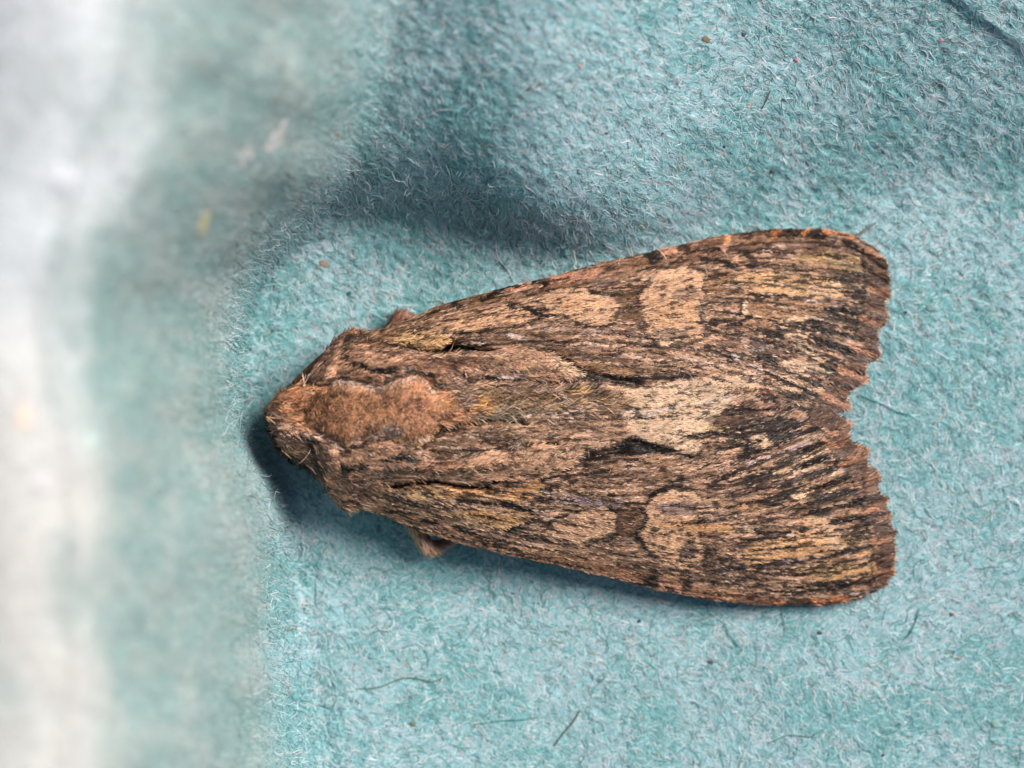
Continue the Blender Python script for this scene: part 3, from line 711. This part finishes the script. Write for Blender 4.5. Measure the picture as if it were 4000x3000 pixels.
def rays_in(term, upper, seed):
    '''pale veins and dark wedges that run in from the scalloped margin'''
    r = np.random.default_rng(seed)
    t = np.array(term, float); cum = np.concatenate([[0], np.cumsum(np.linalg.norm(np.diff(t, axis=0), axis=1))])
    K = 11
    for k in range(2 * K):
        q = cum[-1] * (k + 0.6) / (2 * K) + r.normal(0, 4)
        x = float(np.interp(q, cum, t[:, 0])); y = float(np.interp(q, cum, t[:, 1]))
        inner = k / (2 * K)                      # 0 at the wing tip, 1 at the centre notch
        dark = k % 2 == 0
        a0 = int(r.integers(34, 48)); a1 = int(a0 + r.integers(60, 130) * (0.55 + 0.9 * inner))
        for n_ in range(a1):
            g = float(grain_early(np.array([x]), np.array([y]))[0]); x -= 2 * math.cos(g); y -= 2 * math.sin(g)
            if n_ < (a0 if dark else 36): continue
            f = (n_ - a0) / max(a1 - a0, 1)
            hw = ((13 if inner > 0.3 else 7) * (1 - f) ** 0.8 * min(1, f * 6 + 0.3)) if dark else 3.5
            for o in range(-14, 15, 2):
                al = min(max((hw + 1 - abs(o)) / 2, 0), 1) * (0.9 if dark else 0.6)
                if al <= 0 or vnoise(np.array(x / 19.), np.array((y + o) / 5.)) < (0.2 if dark else 0.36): continue
                i = int((x - X0) / ST); j = int((y + o - Y0) / ST)
                if 0 <= i < nx and 0 <= j < ny: PM[j, i] = PM[j, i] * (1 - al) + (lin((26, 17, 13)) if dark else lin((206, 178, 150))) * al
rays_in(UP_TERM, True, 31); rays_in(LO_TERM[::-1][::-1], False, 32)
streams(170, [(34, 22, 16), (20, 13, 10)], [.6, .4], (4, 7), (.6, .95), 230, 27)
streams(600, [(46, 30, 22), (24, 15, 11), (206, 176, 150)], [.4, .2, .4], (3, 5), (.2, .55), 90, 25)
streams(200, [(30, 20, 16), (18, 12, 10)], [.5, .5], (5, 8), (.6, .95), 190, 23, 2650)
line([(p[0], p[1] - 7) for p in LO[len(LO_COSTA) + len(LO_TERM):-3]], BLK, 8, .8, 50); line([(p[0], p[1] + 5) for p in LO[len(LO_COSTA) + len(LO_TERM) + 2:-4]], (222, 206, 190), 7, .7, 60)
# --- outer margin: dark red-brown band with orange rays at the vein ends, thin black line inside it
for term, inner in ((UP_TERM, -1), (LO_TERM, 1)):
    d = seg_dist(term, GX, GY); ins = in_poly(UP if inner < 0 else LO, GX, GY)
    m = (0.85 * sstep(78, 60, d + 24 * (fbm(GX / 30., GY / 30., 2) - 0.5)) * ins)[..., None]
    PM[:] = PM * (1 - m) + lin((92, 66, 54)) * (0.5 + 1.0 * streak) * m
    m = (0.75 * np.exp(-((d - 82) / 7.) ** 2) * ins)[..., None]; PM[:] = PM * (1 - m) + lin(BLK) * m
for p in (R5((1820, 235), (1950, 320)), R5((1840, 510), (1900, 545)), R5((1760, 720), (1850, 760)), R5((1700, 920), (1895, 1000)), R5((1600, 1075), (1810, 1170)), R5((1480, 1270), (1680, 1360)),
          R6((1880, 1340), (2000, 1360)), R6((1840, 1130), (1920, 1140)), R6((1790, 930), (1880, 890)), R6((1700, 740), (1880, 680)), R6((1620, 580), (1800, 510)), R6((1500, 400), (1690, 300)), R6((1540, 440), (1640, 430))):
    line(p, (174, 128, 98), 20, .75)
# --- thorax, collar, flaps
poly(FLAP_U, (150, 114, 90), 1, 10); poly(FLAP_L, (150, 116, 92), 1, 10)
poly([(1060, 1560), (1163, 1490), (1250, 1400), (1320, 1310), (1240, 1480), (1180, 1510)], (78, 54, 40), .9)
poly([(1050, 1660), (1210, 1700), (1270, 1740), (1250, 1850), (1150, 1830), (1080, 1760)], (86, 68, 54), 1)
poly(R3((350, 1050), (700, 1060), (980, 1020), (1170, 1110), (1390, 1255), (1330, 1275), (1000, 1230), (600, 1180), (350, 1140)), (182, 144, 114), .9)
poly(R3((1050, 1090), (1170, 1110), (1390, 1255), (1330, 1280), (1250, 1240), (1120, 1160)), STRAW, .9)
poly(R4((-250, 760), (200, 730), (700, 660), (1000, 610), (1220, 620), (1380, 660), (1330, 760), (1050, 890), (600, 905), (200, 940), (-200, 860)), (182, 146, 116), .85)
poly(R4((1100, 640), (1230, 630), (1380, 655), (1330, 750), (1150, 840), (1080, 780)), PALE, .8)
poly(R1((1500, 620), (1900, 600), (2150, 640), (1900, 720), (1600, 700)), (92, 62, 48), .7)
poly(R2((1500, 500), (1900, 500), (1850, 620), (1560, 660)), (120, 76, 62), .7)
line(R1((870, 690), (980, 690), (1080, 750), (1280, 730)), BLK, 14); line(R1((1380, 720), (1560, 740)), BLK, 9, .8)
line(R2((1160, 480), (1320, 455), (1500, 490)), BLK, 13); line(R2((800, 540), (930, 570), (1010, 545)), BLK, 12)
poly(R2((800, 860), (920, 820), (1000, 760), (1080, 720), (1020, 830), (940, 900)), (70, 46, 32), .8)
poly(R2((820, 960), (1000, 920), (1030, 950), (900, 1010)), (190, 152, 110), .8); poly(R1((860, 350), (1000, 350), (1060, 400), (950, 400)), (170, 126, 90), .8)
poly(R1((800, 430), (1000, 410), (1150, 470), (1000, 480), (850, 490)), (66, 44, 32), .8)
line(R3((390, 1270), (560, 1260)), BLK, 11); line(R3((570, 1280), (740, 1285)), WHT, 12); line(R3((780, 1305), (900, 1320)), BLK, 11); line(R3((880, 1320), (1080, 1355), (1300, 1400)), WHT, 8, .9, 30)
line(R4((150, 710), (350, 665), (520, 650), (700, 620), (850, 570), (950, 590)), WHT, 8, .8, 26); line(R4((340, 660), (520, 640), (700, 600), (860, 565)), BLK, 8, .8); line(R4((1030, 590), (1140, 575)), BLK, 14)
poly(R3((1150, 1440), (1300, 1420), (1350, 1460), (1200, 1480)), (196, 156, 104), .8)
poly(R3((-30, 1500), (350, 1480), (700, 1440), (1000, 1480), (1400, 1490), (1700, 1450), (1750, 1600), (1300, 1600), (500, 1650), (0, 1630)), (140, 114, 78), .55)
line(R4((150, 340), (400, 280), (700, 275), (900, 265)), (128, 122, 104), 22, .7)
streams(900, [(40, 26, 19), (22, 14, 10), (200, 166, 136)], [.45, .25, .3], (3, 6), (.35, .85), 130, 41, 1300, 2150)
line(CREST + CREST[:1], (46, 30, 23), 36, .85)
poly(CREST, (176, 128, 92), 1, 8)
poly(R1((1180, 930), (1300, 860), (1500, 780), (1640, 800), (1560, 880), (1350, 900), (1250, 960)), (192, 142, 112), .8)
poly(R1((1400, 1030), (1560, 1000), (1640, 1040), (1560, 1120), (1420, 1130)), (124, 84, 70), .7); poly(R1((1190, 900), (1290, 900), (1290, 980), (1210, 970)), (128, 98, 88), .8)
poly(R1((1170, 1290), (1260, 1240), (1380, 1310), (1330, 1370), (1220, 1370)), (158, 150, 142), .95)
poly(R1((520, 1190), (600, 1180), (620, 1270), (560, 1300)), (50, 30, 26), .8); line(R1((330, 1060), (420, 1130), (560, 1110)), (84, 46, 28), 16, .8); line(R1((560, 980), (660, 1060), (640, 1150)), (110, 64, 38), 22, .6)
line(R1((200, 1295), (480, 1335), (640, 1370), (820, 1455), (1040, 1375), (1180, 1340)), (226, 192, 172), 20, .95, 12); line(R1((1290, 1380), (1530, 1445), (1670, 1370)), (200, 160, 110), 14, .7)
line(R1((760, 855), (1000, 885), (1180, 930), (1240, 890), (1400, 840)), (226, 196, 180), 18, .9, 14)
dot(R1((2080, 1070)), 24, (212, 158, 96)); line(R1((1900, 1080), (1980, 1110)), WHT, 14, .8, 8)
poly([(1064, 1540), (1120, 1510), (1190, 1520), (1180, 1590), (1110, 1600)], (160, 108, 74), .6)
hair1 = fbm(GX / 17. + 31, GY / 11., 2)[..., None]; hair2 = fbm(GX / 46., GY / 7. + 5, 2)[..., None]
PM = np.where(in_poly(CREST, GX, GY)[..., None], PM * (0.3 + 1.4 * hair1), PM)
PM = np.where((in_poly(FLAP_U, GX, GY) | in_poly(FLAP_L, GX, GY))[..., None], PM * (0.05 + 1.9 * hair2), PM)
# scattered dark scale flecks along the grain
fl_ = (sstep(0.66, 0.76, vnoise(GX / 34. + 3, fan / 5. + 7)) * 0.8)[..., None]
PM = PM * (1 - fl_) + lin((44, 28, 20)) * fl_
lum = PM.mean(-1, keepdims=True); PM = PM * np.clip(lum / 0.19, 0.1, 2.2) ** 0.32
PM = PM * np.array([1.34, 1.25, 1.25])
PM = np.maximum(PM, 0.003); PM = PM / np.maximum(1, PM.max(-1, keepdims=True) / 0.8)

def pigment(px, py):
    j = np.clip(np.round((py - Y0) / ST).astype(int), 0, ny - 1); i = np.clip(np.round((px - X0) / ST).astype(int), 0, nx - 1)
    return PM[j, i]

# ------------------------------------------------------------------ which way the scales lie
def grain(px, py, upper):
    y = np.where(upper, py, 2 * VM - py)
    num = 0; den = 0
    for cx, cy, a in _ctl:
        w = 1 / (((px - cx) / 1.3) ** 2 + (y - cy) ** 2 + 900) ** 1.5
        num = num + w * a; den = den + w
    a = num / den
    return np.radians(np.where(upper, a, -a))

def lattice(name, P, zf, mat, parent, step=8.0, thick=0.035, dark=0.35):
    P = np.asarray(P, float)
    x = np.arange(P[:, 0].min() - step, P[:, 0].max() + 2 * step, step); y = np.arange(P[:, 1].min() - step, P[:, 1].max() + 2 * step, step)
    A, Bq = np.meshgrid(x, y)
    cx = (A[:-1, :-1] + step / 2); cy = (Bq[:-1, :-1] + step / 2)
    keep = in_poly(P, cx, cy).ravel()
    F = grid_faces(len(y), len(x))[keep]
    used = np.unique(F); re = np.full(A.size, -1); re[used] = np.arange(len(used))
    F = re[F]; X = A.ravel()[used]; Y = Bq.ravel()[used]
    out = ~in_poly(P, X, Y)
    d, bx, by = seg_dist(P, X, Y, True, True)
    # border vertices slide onto the traced outline
    cnt = np.bincount(F.ravel(), minlength=len(X)); bord = (cnt < 4) & (d < step * 1.2)
    mv = out | bord
    X = np.where(mv, bx, X); Y = np.where(mv, by, Y)
    z = zf(X, Y)
    u, v = px2mm(X, Y)
    o = mesh_obj(name, world_at(u, v, z), F[:, ::-1], mat, parent, pigment(X, Y) * dark)
    so_ = o.modifiers.new('thickness', 'SOLIDIFY'); so_.thickness = thick * S; so_.offset = -1
    return o

def scales(name, px, py, zf, ang, L, w, rise, mat, parent, rgb, k=3, roll=0.45, off=0.0, curl=0.15, tipw=0.45):
    """overlapping scales or hairs rooted on the surface zf, lying along ang (image angle) and rising by 'rise' (rad)"""
    n = len(px); e = 6.0
    z = zf(px, py)
    zx = (zf(px + e, py) - zf(px - e, py)) / (2 * e / 100); zy = -(zf(px, py + e) - zf(px, py - e)) / (2 * e / 100)
    zx = np.clip(zx, -2, 2); zy = np.clip(zy, -2, 2)
    N = norm(np.stack([-zx, -zy, np.ones(n)], -1))
    ca, sa = np.cos(ang), -np.sin(ang)
    T = norm(np.stack([ca, sa, zx * ca + zy * sa], -1))
    B = np.cross(N, T)
    u, v = px2mm(px, py)
    P = world_at(u, v, z + off)
    s = np.linspace(0, 1, k)[None, :, None]
    r = rise[:, None, None]
    bend = rng.normal(0, curl, n)[:, None, None]
    Ls = L[:, None, None]
    C = P[:, None] + T[:, None] * Ls * s * np.cos(r) + N[:, None] * Ls * np.sin(r) * (s - 0.35 * s * s) + B[:, None] * Ls * bend * s * s
    rl = rng.normal(0, roll, n)[:, None, None]
    Bv = np.broadcast_to(B[:, None] * np.cos(rl) + N[:, None] * np.sin(rl), C.shape)
    prof = np.interp(np.linspace(0, 1, k), [0, 0.5, 1], [0.7, 1.0, tipw]) if k > 2 else np.array([1.0, tipw])
    V, F = ribbons(C, Bv, w[:, None] * prof[None])
    return mesh_obj(name, V, F, mat, parent, np.repeat(rgb, 2 * k, 0), kind='stuff')

def scatter(P, n):
    P = np.asarray(P, float); x0, y0 = P.min(0); x1, y1 = P.max(0)
    X = []; Y = []; got = 0
    while got < n:
        x = rng.uniform(x0, x1, n); y = rng.uniform(y0, y1, n); m = in_poly(P, x, y)
        X.append(x[m]); Y.append(y[m]); got += m.sum()
    return np.concatenate(X)[:n], np.concatenate(Y)[:n]

def vary(rgb, amt=0.28, glint=0.02, dark=0.05):
    n = len(rgb)
    f = np.exp(rng.normal(0, amt, (n, 1)))
    out = rgb * f * (1 + rng.normal(0, 0.05, (n, 3)))
    g = rng.random(n) < glint; out[g] = out[g] * 0.4 + lin((206, 186, 176)) * 0.6
    g = rng.random(n) < dark; out[g] = out[g] * 0.35
    out = np.maximum(out, 0.002)
    return out / np.maximum(1, out.max(-1, keepdims=True) / 0.88)

# ------------------------------------------------------------------ the moth itself
moth = bpy.data.objects.new('moth', None)
col.objects.link(moth)
moth['label'] = 'brown mottled moth with folded bark-patterned wings resting in the turquoise hollow'
moth['category'] = 'moth'

# body: head, thorax and abdomen as one lofted skin
st = np.array([1046, 1058, 1075, 1100, 1130, 1165, 1200, 1250, 1300, 1366, 1450, 1550, 1700, 1850, 2000, 2200, 2500, 2800, 3000, 3080, 3110], float)
rings = []; rcol = []
NS = 28
for x in st:
    if x < 1900:
        yu, yl = tab(x, TH_U) + 6, tab(x, TH_L) - 6
        if x > 1420: yu, yl = max(yu, VM - 290 + (x - 1420) * 0.25), min(yl, VM + 300 - (x - 1420) * 0.25)
    else:
        hw = tab(x, [(1900, 165), (2200, 190), (2600, 170), (2900, 100), (3080, 30), (3110, 4)]); yu, yl = VM - hw, VM + hw
    a = np.linspace(0, 2 * math.pi, NS, endpoint=False)
    cy, hy = (yu + yl) / 2, (yl - yu) / 2
    py = cy - np.cos(a) * hy
    zt = np.where(x < 1900, dome_z(np.full(NS, x), py) + crest_lift(np.full(NS, x), py), 0)
    top = tab(x, [(1900, 3.9), (2200, 3.4), (2600, 2.7), (3000, 1.6), (3110, 0.9)])
    zb = tab(x, [(1046, 1.4), (1100, 0.9), (1300, 0.5), (1700, 0.35), (2200, 0.35), (3000, 0.5), (3110, 0.6)])
    mid = tab(x, [(1040, 1.6), (1200, 1.2), (1350, 1.5), (1700, 2.2), (1900, 2.0), (2600, 1.4), (3110, 0.75)])
    if x < 1900: z = np.where(np.sin(a) >= 0, zt, mid + (mid - zb) * np.sin(a))
    else: z = np.where(np.sin(a) >= 0, mid + (top - mid) * np.sin(a), mid + (mid - zb) * np.sin(a))
    u, v = px2mm(np.full(NS, x), py)
    rings.append(world_at(u, v, z)); rcol.append(pigment(np.full(NS, x), py) * 0.6)
V = np.concatenate(rings); C_ = np.concatenate(rcol)
F = grid_faces(len(st), NS, True)
c0 = rings[0].mean(0, keepdims=True); c1 = rings[-1].mean(0, keepdims=True)
V = np.concatenate([V, c0, c1]); C_ = np.concatenate([C_, C_[:1], C_[-1:]])
me = bpy.data.meshes.new('body')
nl = (len(st) - 1) * NS
me.from_pydata((V * S).tolist(), [], [tuple(f[::-1]) for f in F.tolist()] + [(i, (i + 1) % NS, len(V) - 2) for i in range(NS)] + [(nl + (i + 1) % NS, nl + i, len(V) - 1) for i in range(NS)])
me.polygons.foreach_set('use_smooth', np.full(len(me.polygons), True))
set_color(me, C_); me.materials.append(M_body)
body = bpy.data.objects.new('body', me); col.objects.link(body); body.parent = moth

# wings
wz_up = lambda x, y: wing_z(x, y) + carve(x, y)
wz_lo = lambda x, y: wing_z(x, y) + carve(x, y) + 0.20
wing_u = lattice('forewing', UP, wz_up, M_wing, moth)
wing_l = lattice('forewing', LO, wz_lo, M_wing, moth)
for w_, P, zf, upper, term in ((wing_u, UP, wz_up, True, UP_TERM), (wing_l, LO, wz_lo, False, LO_TERM)):
    x, y = scatter(P, 130000)
    n = len(x)
    a = grain(x, y, np.full(n, upper)) + rng.normal(0, 0.11, n)
    tuft = np.exp(-((x - 2880) / 170.) ** 2 - ((y - 1540) / 60.) ** 2)       # brushed-up hair on the ridge
    a = a - tuft * 0.45
    ed = seg_dist(np.array(P), x, y, True)
    L = rng.uniform(0.13, 0.26, n)
    L = np.minimum(L, 0.22 + ed / 100 * 1.2)
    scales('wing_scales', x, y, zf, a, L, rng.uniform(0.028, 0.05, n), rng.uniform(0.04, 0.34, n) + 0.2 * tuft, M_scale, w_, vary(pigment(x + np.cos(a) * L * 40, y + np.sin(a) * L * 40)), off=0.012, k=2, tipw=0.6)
    # fringe of long scales along the scalloped margin
    t = np.array(term, float); seg = np.linalg.norm(np.diff(t, axis=0), axis=1); cum = np.concatenate([[0], np.cumsum(seg)])
    q = rng.uniform(0, cum[-1], 4200); fx = np.interp(q, cum, t[:, 0]); fy = np.interp(q, cum, t[:, 1])
    n = len(q); inset = rng.uniform(8, 46, n)
    ga = grain(fx, fy, np.full(n, upper)) + rng.normal(0, 0.10, n)
    sx, sy = fx - np.cos(ga) * inset, fy - np.sin(ga) * inset
    rays = (0.5 + 0.5 * np.sin(q / cum[-1] * 2 * math.pi * 11 + vnoise(q / 60., q * 0) * 3)) ** 3
    c = lin((72, 50, 42)) * (1 - rays[:, None]) + lin((160, 122, 94)) * rays[:, None]
    c = c * 0.5 + pigment(sx, sy) * 0.4
    scales('fringe', sx, sy, lambda x, y: zf(np.clip(x, 1400, 3490), y), ga, (inset + rng.uniform(-4, 9, n)) / 100, rng.uniform(0.04, 0.07, n), rng.uniform(-0.08, 0.12, n), M_scale, w_, vary(c, 0.25), off=0.03)

# shoulder flaps
for P, up in ((FLAP_U, True), (FLAP_L, False)):
    zf = lambda x, y, P=P: flap_z(x, y, P)
    fl = lattice('shoulder_flap', P, zf, M_wing, body, 7.0, 0.05)
    x, y = scatter(P, 17000); n = len(x)
    base_a = np.where(up, np.interp(x, [1250, 1450, 1700, 2250], [-35, -4, 4, 10]), np.interp(x, [1250, 1450, 1700, 2250], [32, 10, -8, -8]))
    a = np.radians(base_a) + rng.normal(0, 0.11, n)
    L = rng.uniform(0.18, 0.38, n) * np.where(x < 1500, 0.8, 1.0)
    scales('flap_hair', x, y, zf, a, L, rng.uniform(0.026, 0.05, n), rng.uniform(0.04, 0.24, n), M_fur, fl, vary(pigment(x, y), 0.3, 0.035, 0.09), off=0.01, curl=0.25)

# fur on head, collar and crest
bz = lambda x, y: dome_z(x, y) + crest_lift(x, y)
x, y = scatter(CREST, 22000); n = len(x)
a = np.where(x < 1170, math.pi + rng.normal(0, 0.7, n) + np.where(y < 1580, 0.5, -0.3), rng.normal(0, 0.75, n) + (y - 1610) / 110 * 0.8)
scales('crest_hair', x, y, bz, a, rng.uniform(0.14, 0.28, n), rng.uniform(0.022, 0.038, n), np.clip(rng.normal(0.26, 0.16, n), 0.02, 0.8), M_fur, body, vary(pigment(x, y), 0.42, 0.03, 0.10), off=0.0, curl=0.4, k=4, tipw=0.3)
side = [(1046, 1590), (1100, 1528), (1163, 1492), (1250, 1410), (1300, 1338), (1366, 1292), (1440, 1320), (1440, 1500), (1300, 1500), (1200, 1520), (1200, 1690), (1300, 1720), (1440, 1720), (1440, 1960), (1350, 1990), (1300, 1950),
        (1255, 1880), (1195, 1828), (1095, 1765), (1062, 1690)]
x, y = scatter(side, 12000); n = len(x)
a = rng.normal(0, 0.5, n) + np.where(y < 1605, -0.5, 0.5)
a = np.where(x < 1140, a + math.pi * 0.85, a)
scales('side_hair', x, y, dome_z, a, rng.uniform(0.25, 0.5, n), rng.uniform(0.03, 0.055, n), np.clip(rng.normal(0.35, 0.2, n), 0.0, 0.9), M_fur, body, vary(pigment(x, y), 0.28, 0.02, 0.08), off=0.0, curl=0.3, k=4, tipw=0.3)
# pale-tipped rim hairs along the edges of the crest
for pts, ang in ((R1((200, 1295), (480, 1335), (640, 1370), (820, 1455), (1040, 1375), (1180, 1340), (1290, 1375), (1530, 1440), (1670, 1360)), 0.9),
                 (R1((420, 850), (600, 872), (760, 855), (1000, 885), (1180, 930), (1240, 890), (1400, 830), (1500, 785), (1630, 800), (1710, 940)), -0.8)):
    t = np.array(pts, float); cum = np.concatenate([[0], np.cumsum(np.linalg.norm(np.diff(t, axis=0), axis=1))])
    q = rng.uniform(0, cum[-1], 2400); n = len(q)
    x = np.interp(q, cum, t[:, 0]) + rng.normal(0, 5, n); y = np.interp(q, cum, t[:, 1]) + rng.normal(0, 5, n) - 8 * np.sign(ang)
    c = np.where((rng.random(n) < 0.6)[:, None], lin((224, 192, 170)), lin((184, 134, 96)))
    scales('rim_hair', x, y, bz, ang + rng.normal(0, 0.45, n), rng.uniform(0.15, 0.34, n), rng.uniform(0.024, 0.04, n), np.clip(rng.normal(0.3, 0.2, n), 0, 0.8), M_fur, body, vary(c, 0.3, 0, 0.05), off=0.03, k=4, curl=0.3, tipw=0.3)
# a few long stray hairs on the collar and shoulders
for (x0, x1, y0, y1, ang, m_) in ((1110, 1260, 1450, 1520, -1.3, 7), (1075, 1110, 1540, 1680, 3.1, 4), (1120, 1280, 1690, 1780, 1.9, 3), (1700, 2300, 1420, 1800, -0.9, 26), (2600, 3000, 1440, 1560, -1.1, 16), (2200, 2900, 1000, 1100, -1.4, 8)):
    x = rng.uniform(x0, x1, m_); y = rng.uniform(y0, y1, m_); c = np.where((rng.random(m_) < 0.6)[:, None], lin((220, 194, 176)), lin((170, 120, 84)))
    scales('stray_hair', x, y, lambda x, y: top_z(x, y) + crest_lift(x, y), ang + rng.normal(0, 0.4, m_), rng.uniform(0.35, 0.75, m_), rng.uniform(0.018, 0.028, m_), rng.uniform(0.3, 0.9, m_), M_fur, body, c, off=0.05, k=5, curl=0.4, tipw=0.2)
def off_crack(x, y):
    """keep hair roots out of the open gaps and from reaching across them"""
    ok = np.ones(len(x), bool)
    for c in CRACKS:
        for back_ in (0, 20, 38): ok &= seg_dist(c, x + back_, y) > 13
    return ok
# short fur over the rest of the thorax
skin_poly = [(p[0], p[1] + 8) for p in TH_U] + [(p[0], p[1] - 8) for p in TH_L[::-1]]
x, y = scatter(skin_poly, 20000); m = ~(in_poly(FLAP_U, x, y) | in_poly(FLAP_L, x, y)) & off_crack(x, y); x, y = x[m], y[m]; n = len(x)
scales('thorax_hair', x, y, top_z, rng.normal(0, 0.3, n) + (y - VM) / 1500., rng.uniform(0.25, 0.5, n), rng.uniform(0.03, 0.05, n), rng.uniform(0.03, 0.3, n), M_fur, body, vary(pigment(x, y), 0.3), off=0.005, curl=0.25, tipw=0.3)
# hairs along the back behind the crest, over the wing bases
back = [(1690, 1500), (1800, 1500), (2000, 1500), (2300, 1530), (2440, 1580), (2300, 1625), (2050, 1622), (1900, 1625), (1780, 1650), (1700, 1690), (1660, 1600)]
x, y = scatter(back, 7500); m = off_crack(x, y); x, y = x[m], y[m]; n = len(x)
scales('back_hair', x, y, lambda x, y: top_z(x, y) + 0.12, rng.normal(0.0, 0.16, n) + (y - 1590) / 900., rng.uniform(0.4, 0.8, n), rng.uniform(0.035, 0.06, n), rng.uniform(0.02, 0.3, n), M_fur, body, vary(pigment(x, y), 0.25, 0.03, 0.06), k=4, curl=0.25, tipw=0.3)

# eyes, feelers and legs
def ball(name, px, py, z, r, mat, parent, rgb):
    th = np.linspace(0, math.pi, 9); C = []
    u, v = px2mm(px, py); c = world_at(u, v, np.array(z))
    pts = np.array([[c[0] - r * math.cos(t), c[1], c[2]] for t in th]); rr = np.array([max(r * math.sin(t), 0.01) for t in th])
    return tube(name, pts, rr, mat, parent, lin(rgb), 14)
ball('eye', 1160, 1775, 1.6, 0.45, M_eye, body, (26, 20, 16)); ball('eye', 1150, 1545, 1.7, 0.5, M_eye, body, (26, 20, 16))
def path(pts, k=30):
    p = np.array(pts, float); t = np.linspace(0, len(p) - 1, k)
    q = np.stack([np.interp(t, range(len(p)), p[:, i]) for i in range(3)], -1)
    for _ in range(3): q[1:-1] = (q[:-2] + 2 * q[1:-1] + q[2:]) / 4
    u, v = px2mm(q[:, 0], q[:, 1]); return world_at(u, v, q[:, 2])
tube('feeler', path([(1150, 1500, 2.4), (1195, 1452, 2.0), (1260, 1390, 1.5), (1380, 1300, 1.2), (1560, 1290, 1.0), (1900, 1230, 0.8), (2300, 1200, 0.6)]), np.linspace(0.13, 0.04, 30), M_body, body, lin((92, 64, 46)), 8)
tube('feeler', path([(1130, 1770, 1.9), (1200, 1815, 1.5), (1290, 1890, 1.2), (1400, 1950, 1.1), (1560, 2000, 1.0), (1900, 2060, 0.8), (2300, 2100, 0.6)]), np.linspace(0.13, 0.04, 30), M_body, body, lin((92, 64, 46)), 8)

def leg(pts, r, c, furry=True):
    C = path(pts, 26)
    o = tube('leg', C, np.interp(np.linspace(0, 1, 26), np.linspace(0, 1, len(r)), r), M_body, body, lin(c) * rng.uniform(0.8, 1.15, (26, 1)), 10)
    if furry:
        n = 1700; k = 4
        i = rng.integers(1, 25, n); f = rng.random(n)
        P = C[i]; T = norm(np.gradient(C, axis=0))[i]
        d = norm(rng.normal(0, 1, (n, 3))); d = norm(d - T * np.sum(d * T, -1, keepdims=True))
        rad = np.interp(i / 25, np.linspace(0, 1, len(r)), r)[:, None]
        s = np.linspace(0, 1, k)[None, :, None]; L = rng.uniform(0.15, 0.36, n)[:, None, None]
        Cc = (P + d * rad * 0.9)[:, None] + (norm(T + 0.35 * d))[:, None] * L * s
        Bv = np.broadcast_to(norm(np.cross(T, d))[:, None], Cc.shape)
        V, F = ribbons(Cc, Bv, rng.uniform(0.03, 0.05, n)[:, None] * np.array([.8, 1, .8, .3])[None])
        mesh_obj('leg_hair', V, F, M_fur, o, np.repeat(vary(np.broadcast_to(lin(c), (n, 3)), 0.45, 0.03, 0.12), 2 * k, 0), kind='stuff')
    return o
leg([(1500, 1850, 1.2), (1590, 2010, 1.5), (1652, 2112, 1.35), (1672, 2142, 1.0), (1712, 2140, 0.6), (1770, 2110, 0.25), (1820, 2070, 0.12)], [0.22, 0.26, 0.30, 0.30, 0.22, 0.14, 0.1], (180, 138, 114))
leg([(1500, 1400, 1.1), (1530, 1300, 1.1), (1560, 1240, 0.9), (1600, 1250, 0.5), (1680, 1280, 0.15)], [0.25, 0.3, 0.3, 0.2, 0.1], (140, 96, 78))
leg([(3150, 1150, 0.45), (3250, 1040, 0.3), (3340, 930, 0.28), (3385, 895, 0.2), (3425, 868, 0.12)], [0.08, 0.075, 0.07, 0.05, 0.02], (112, 108, 104), False)
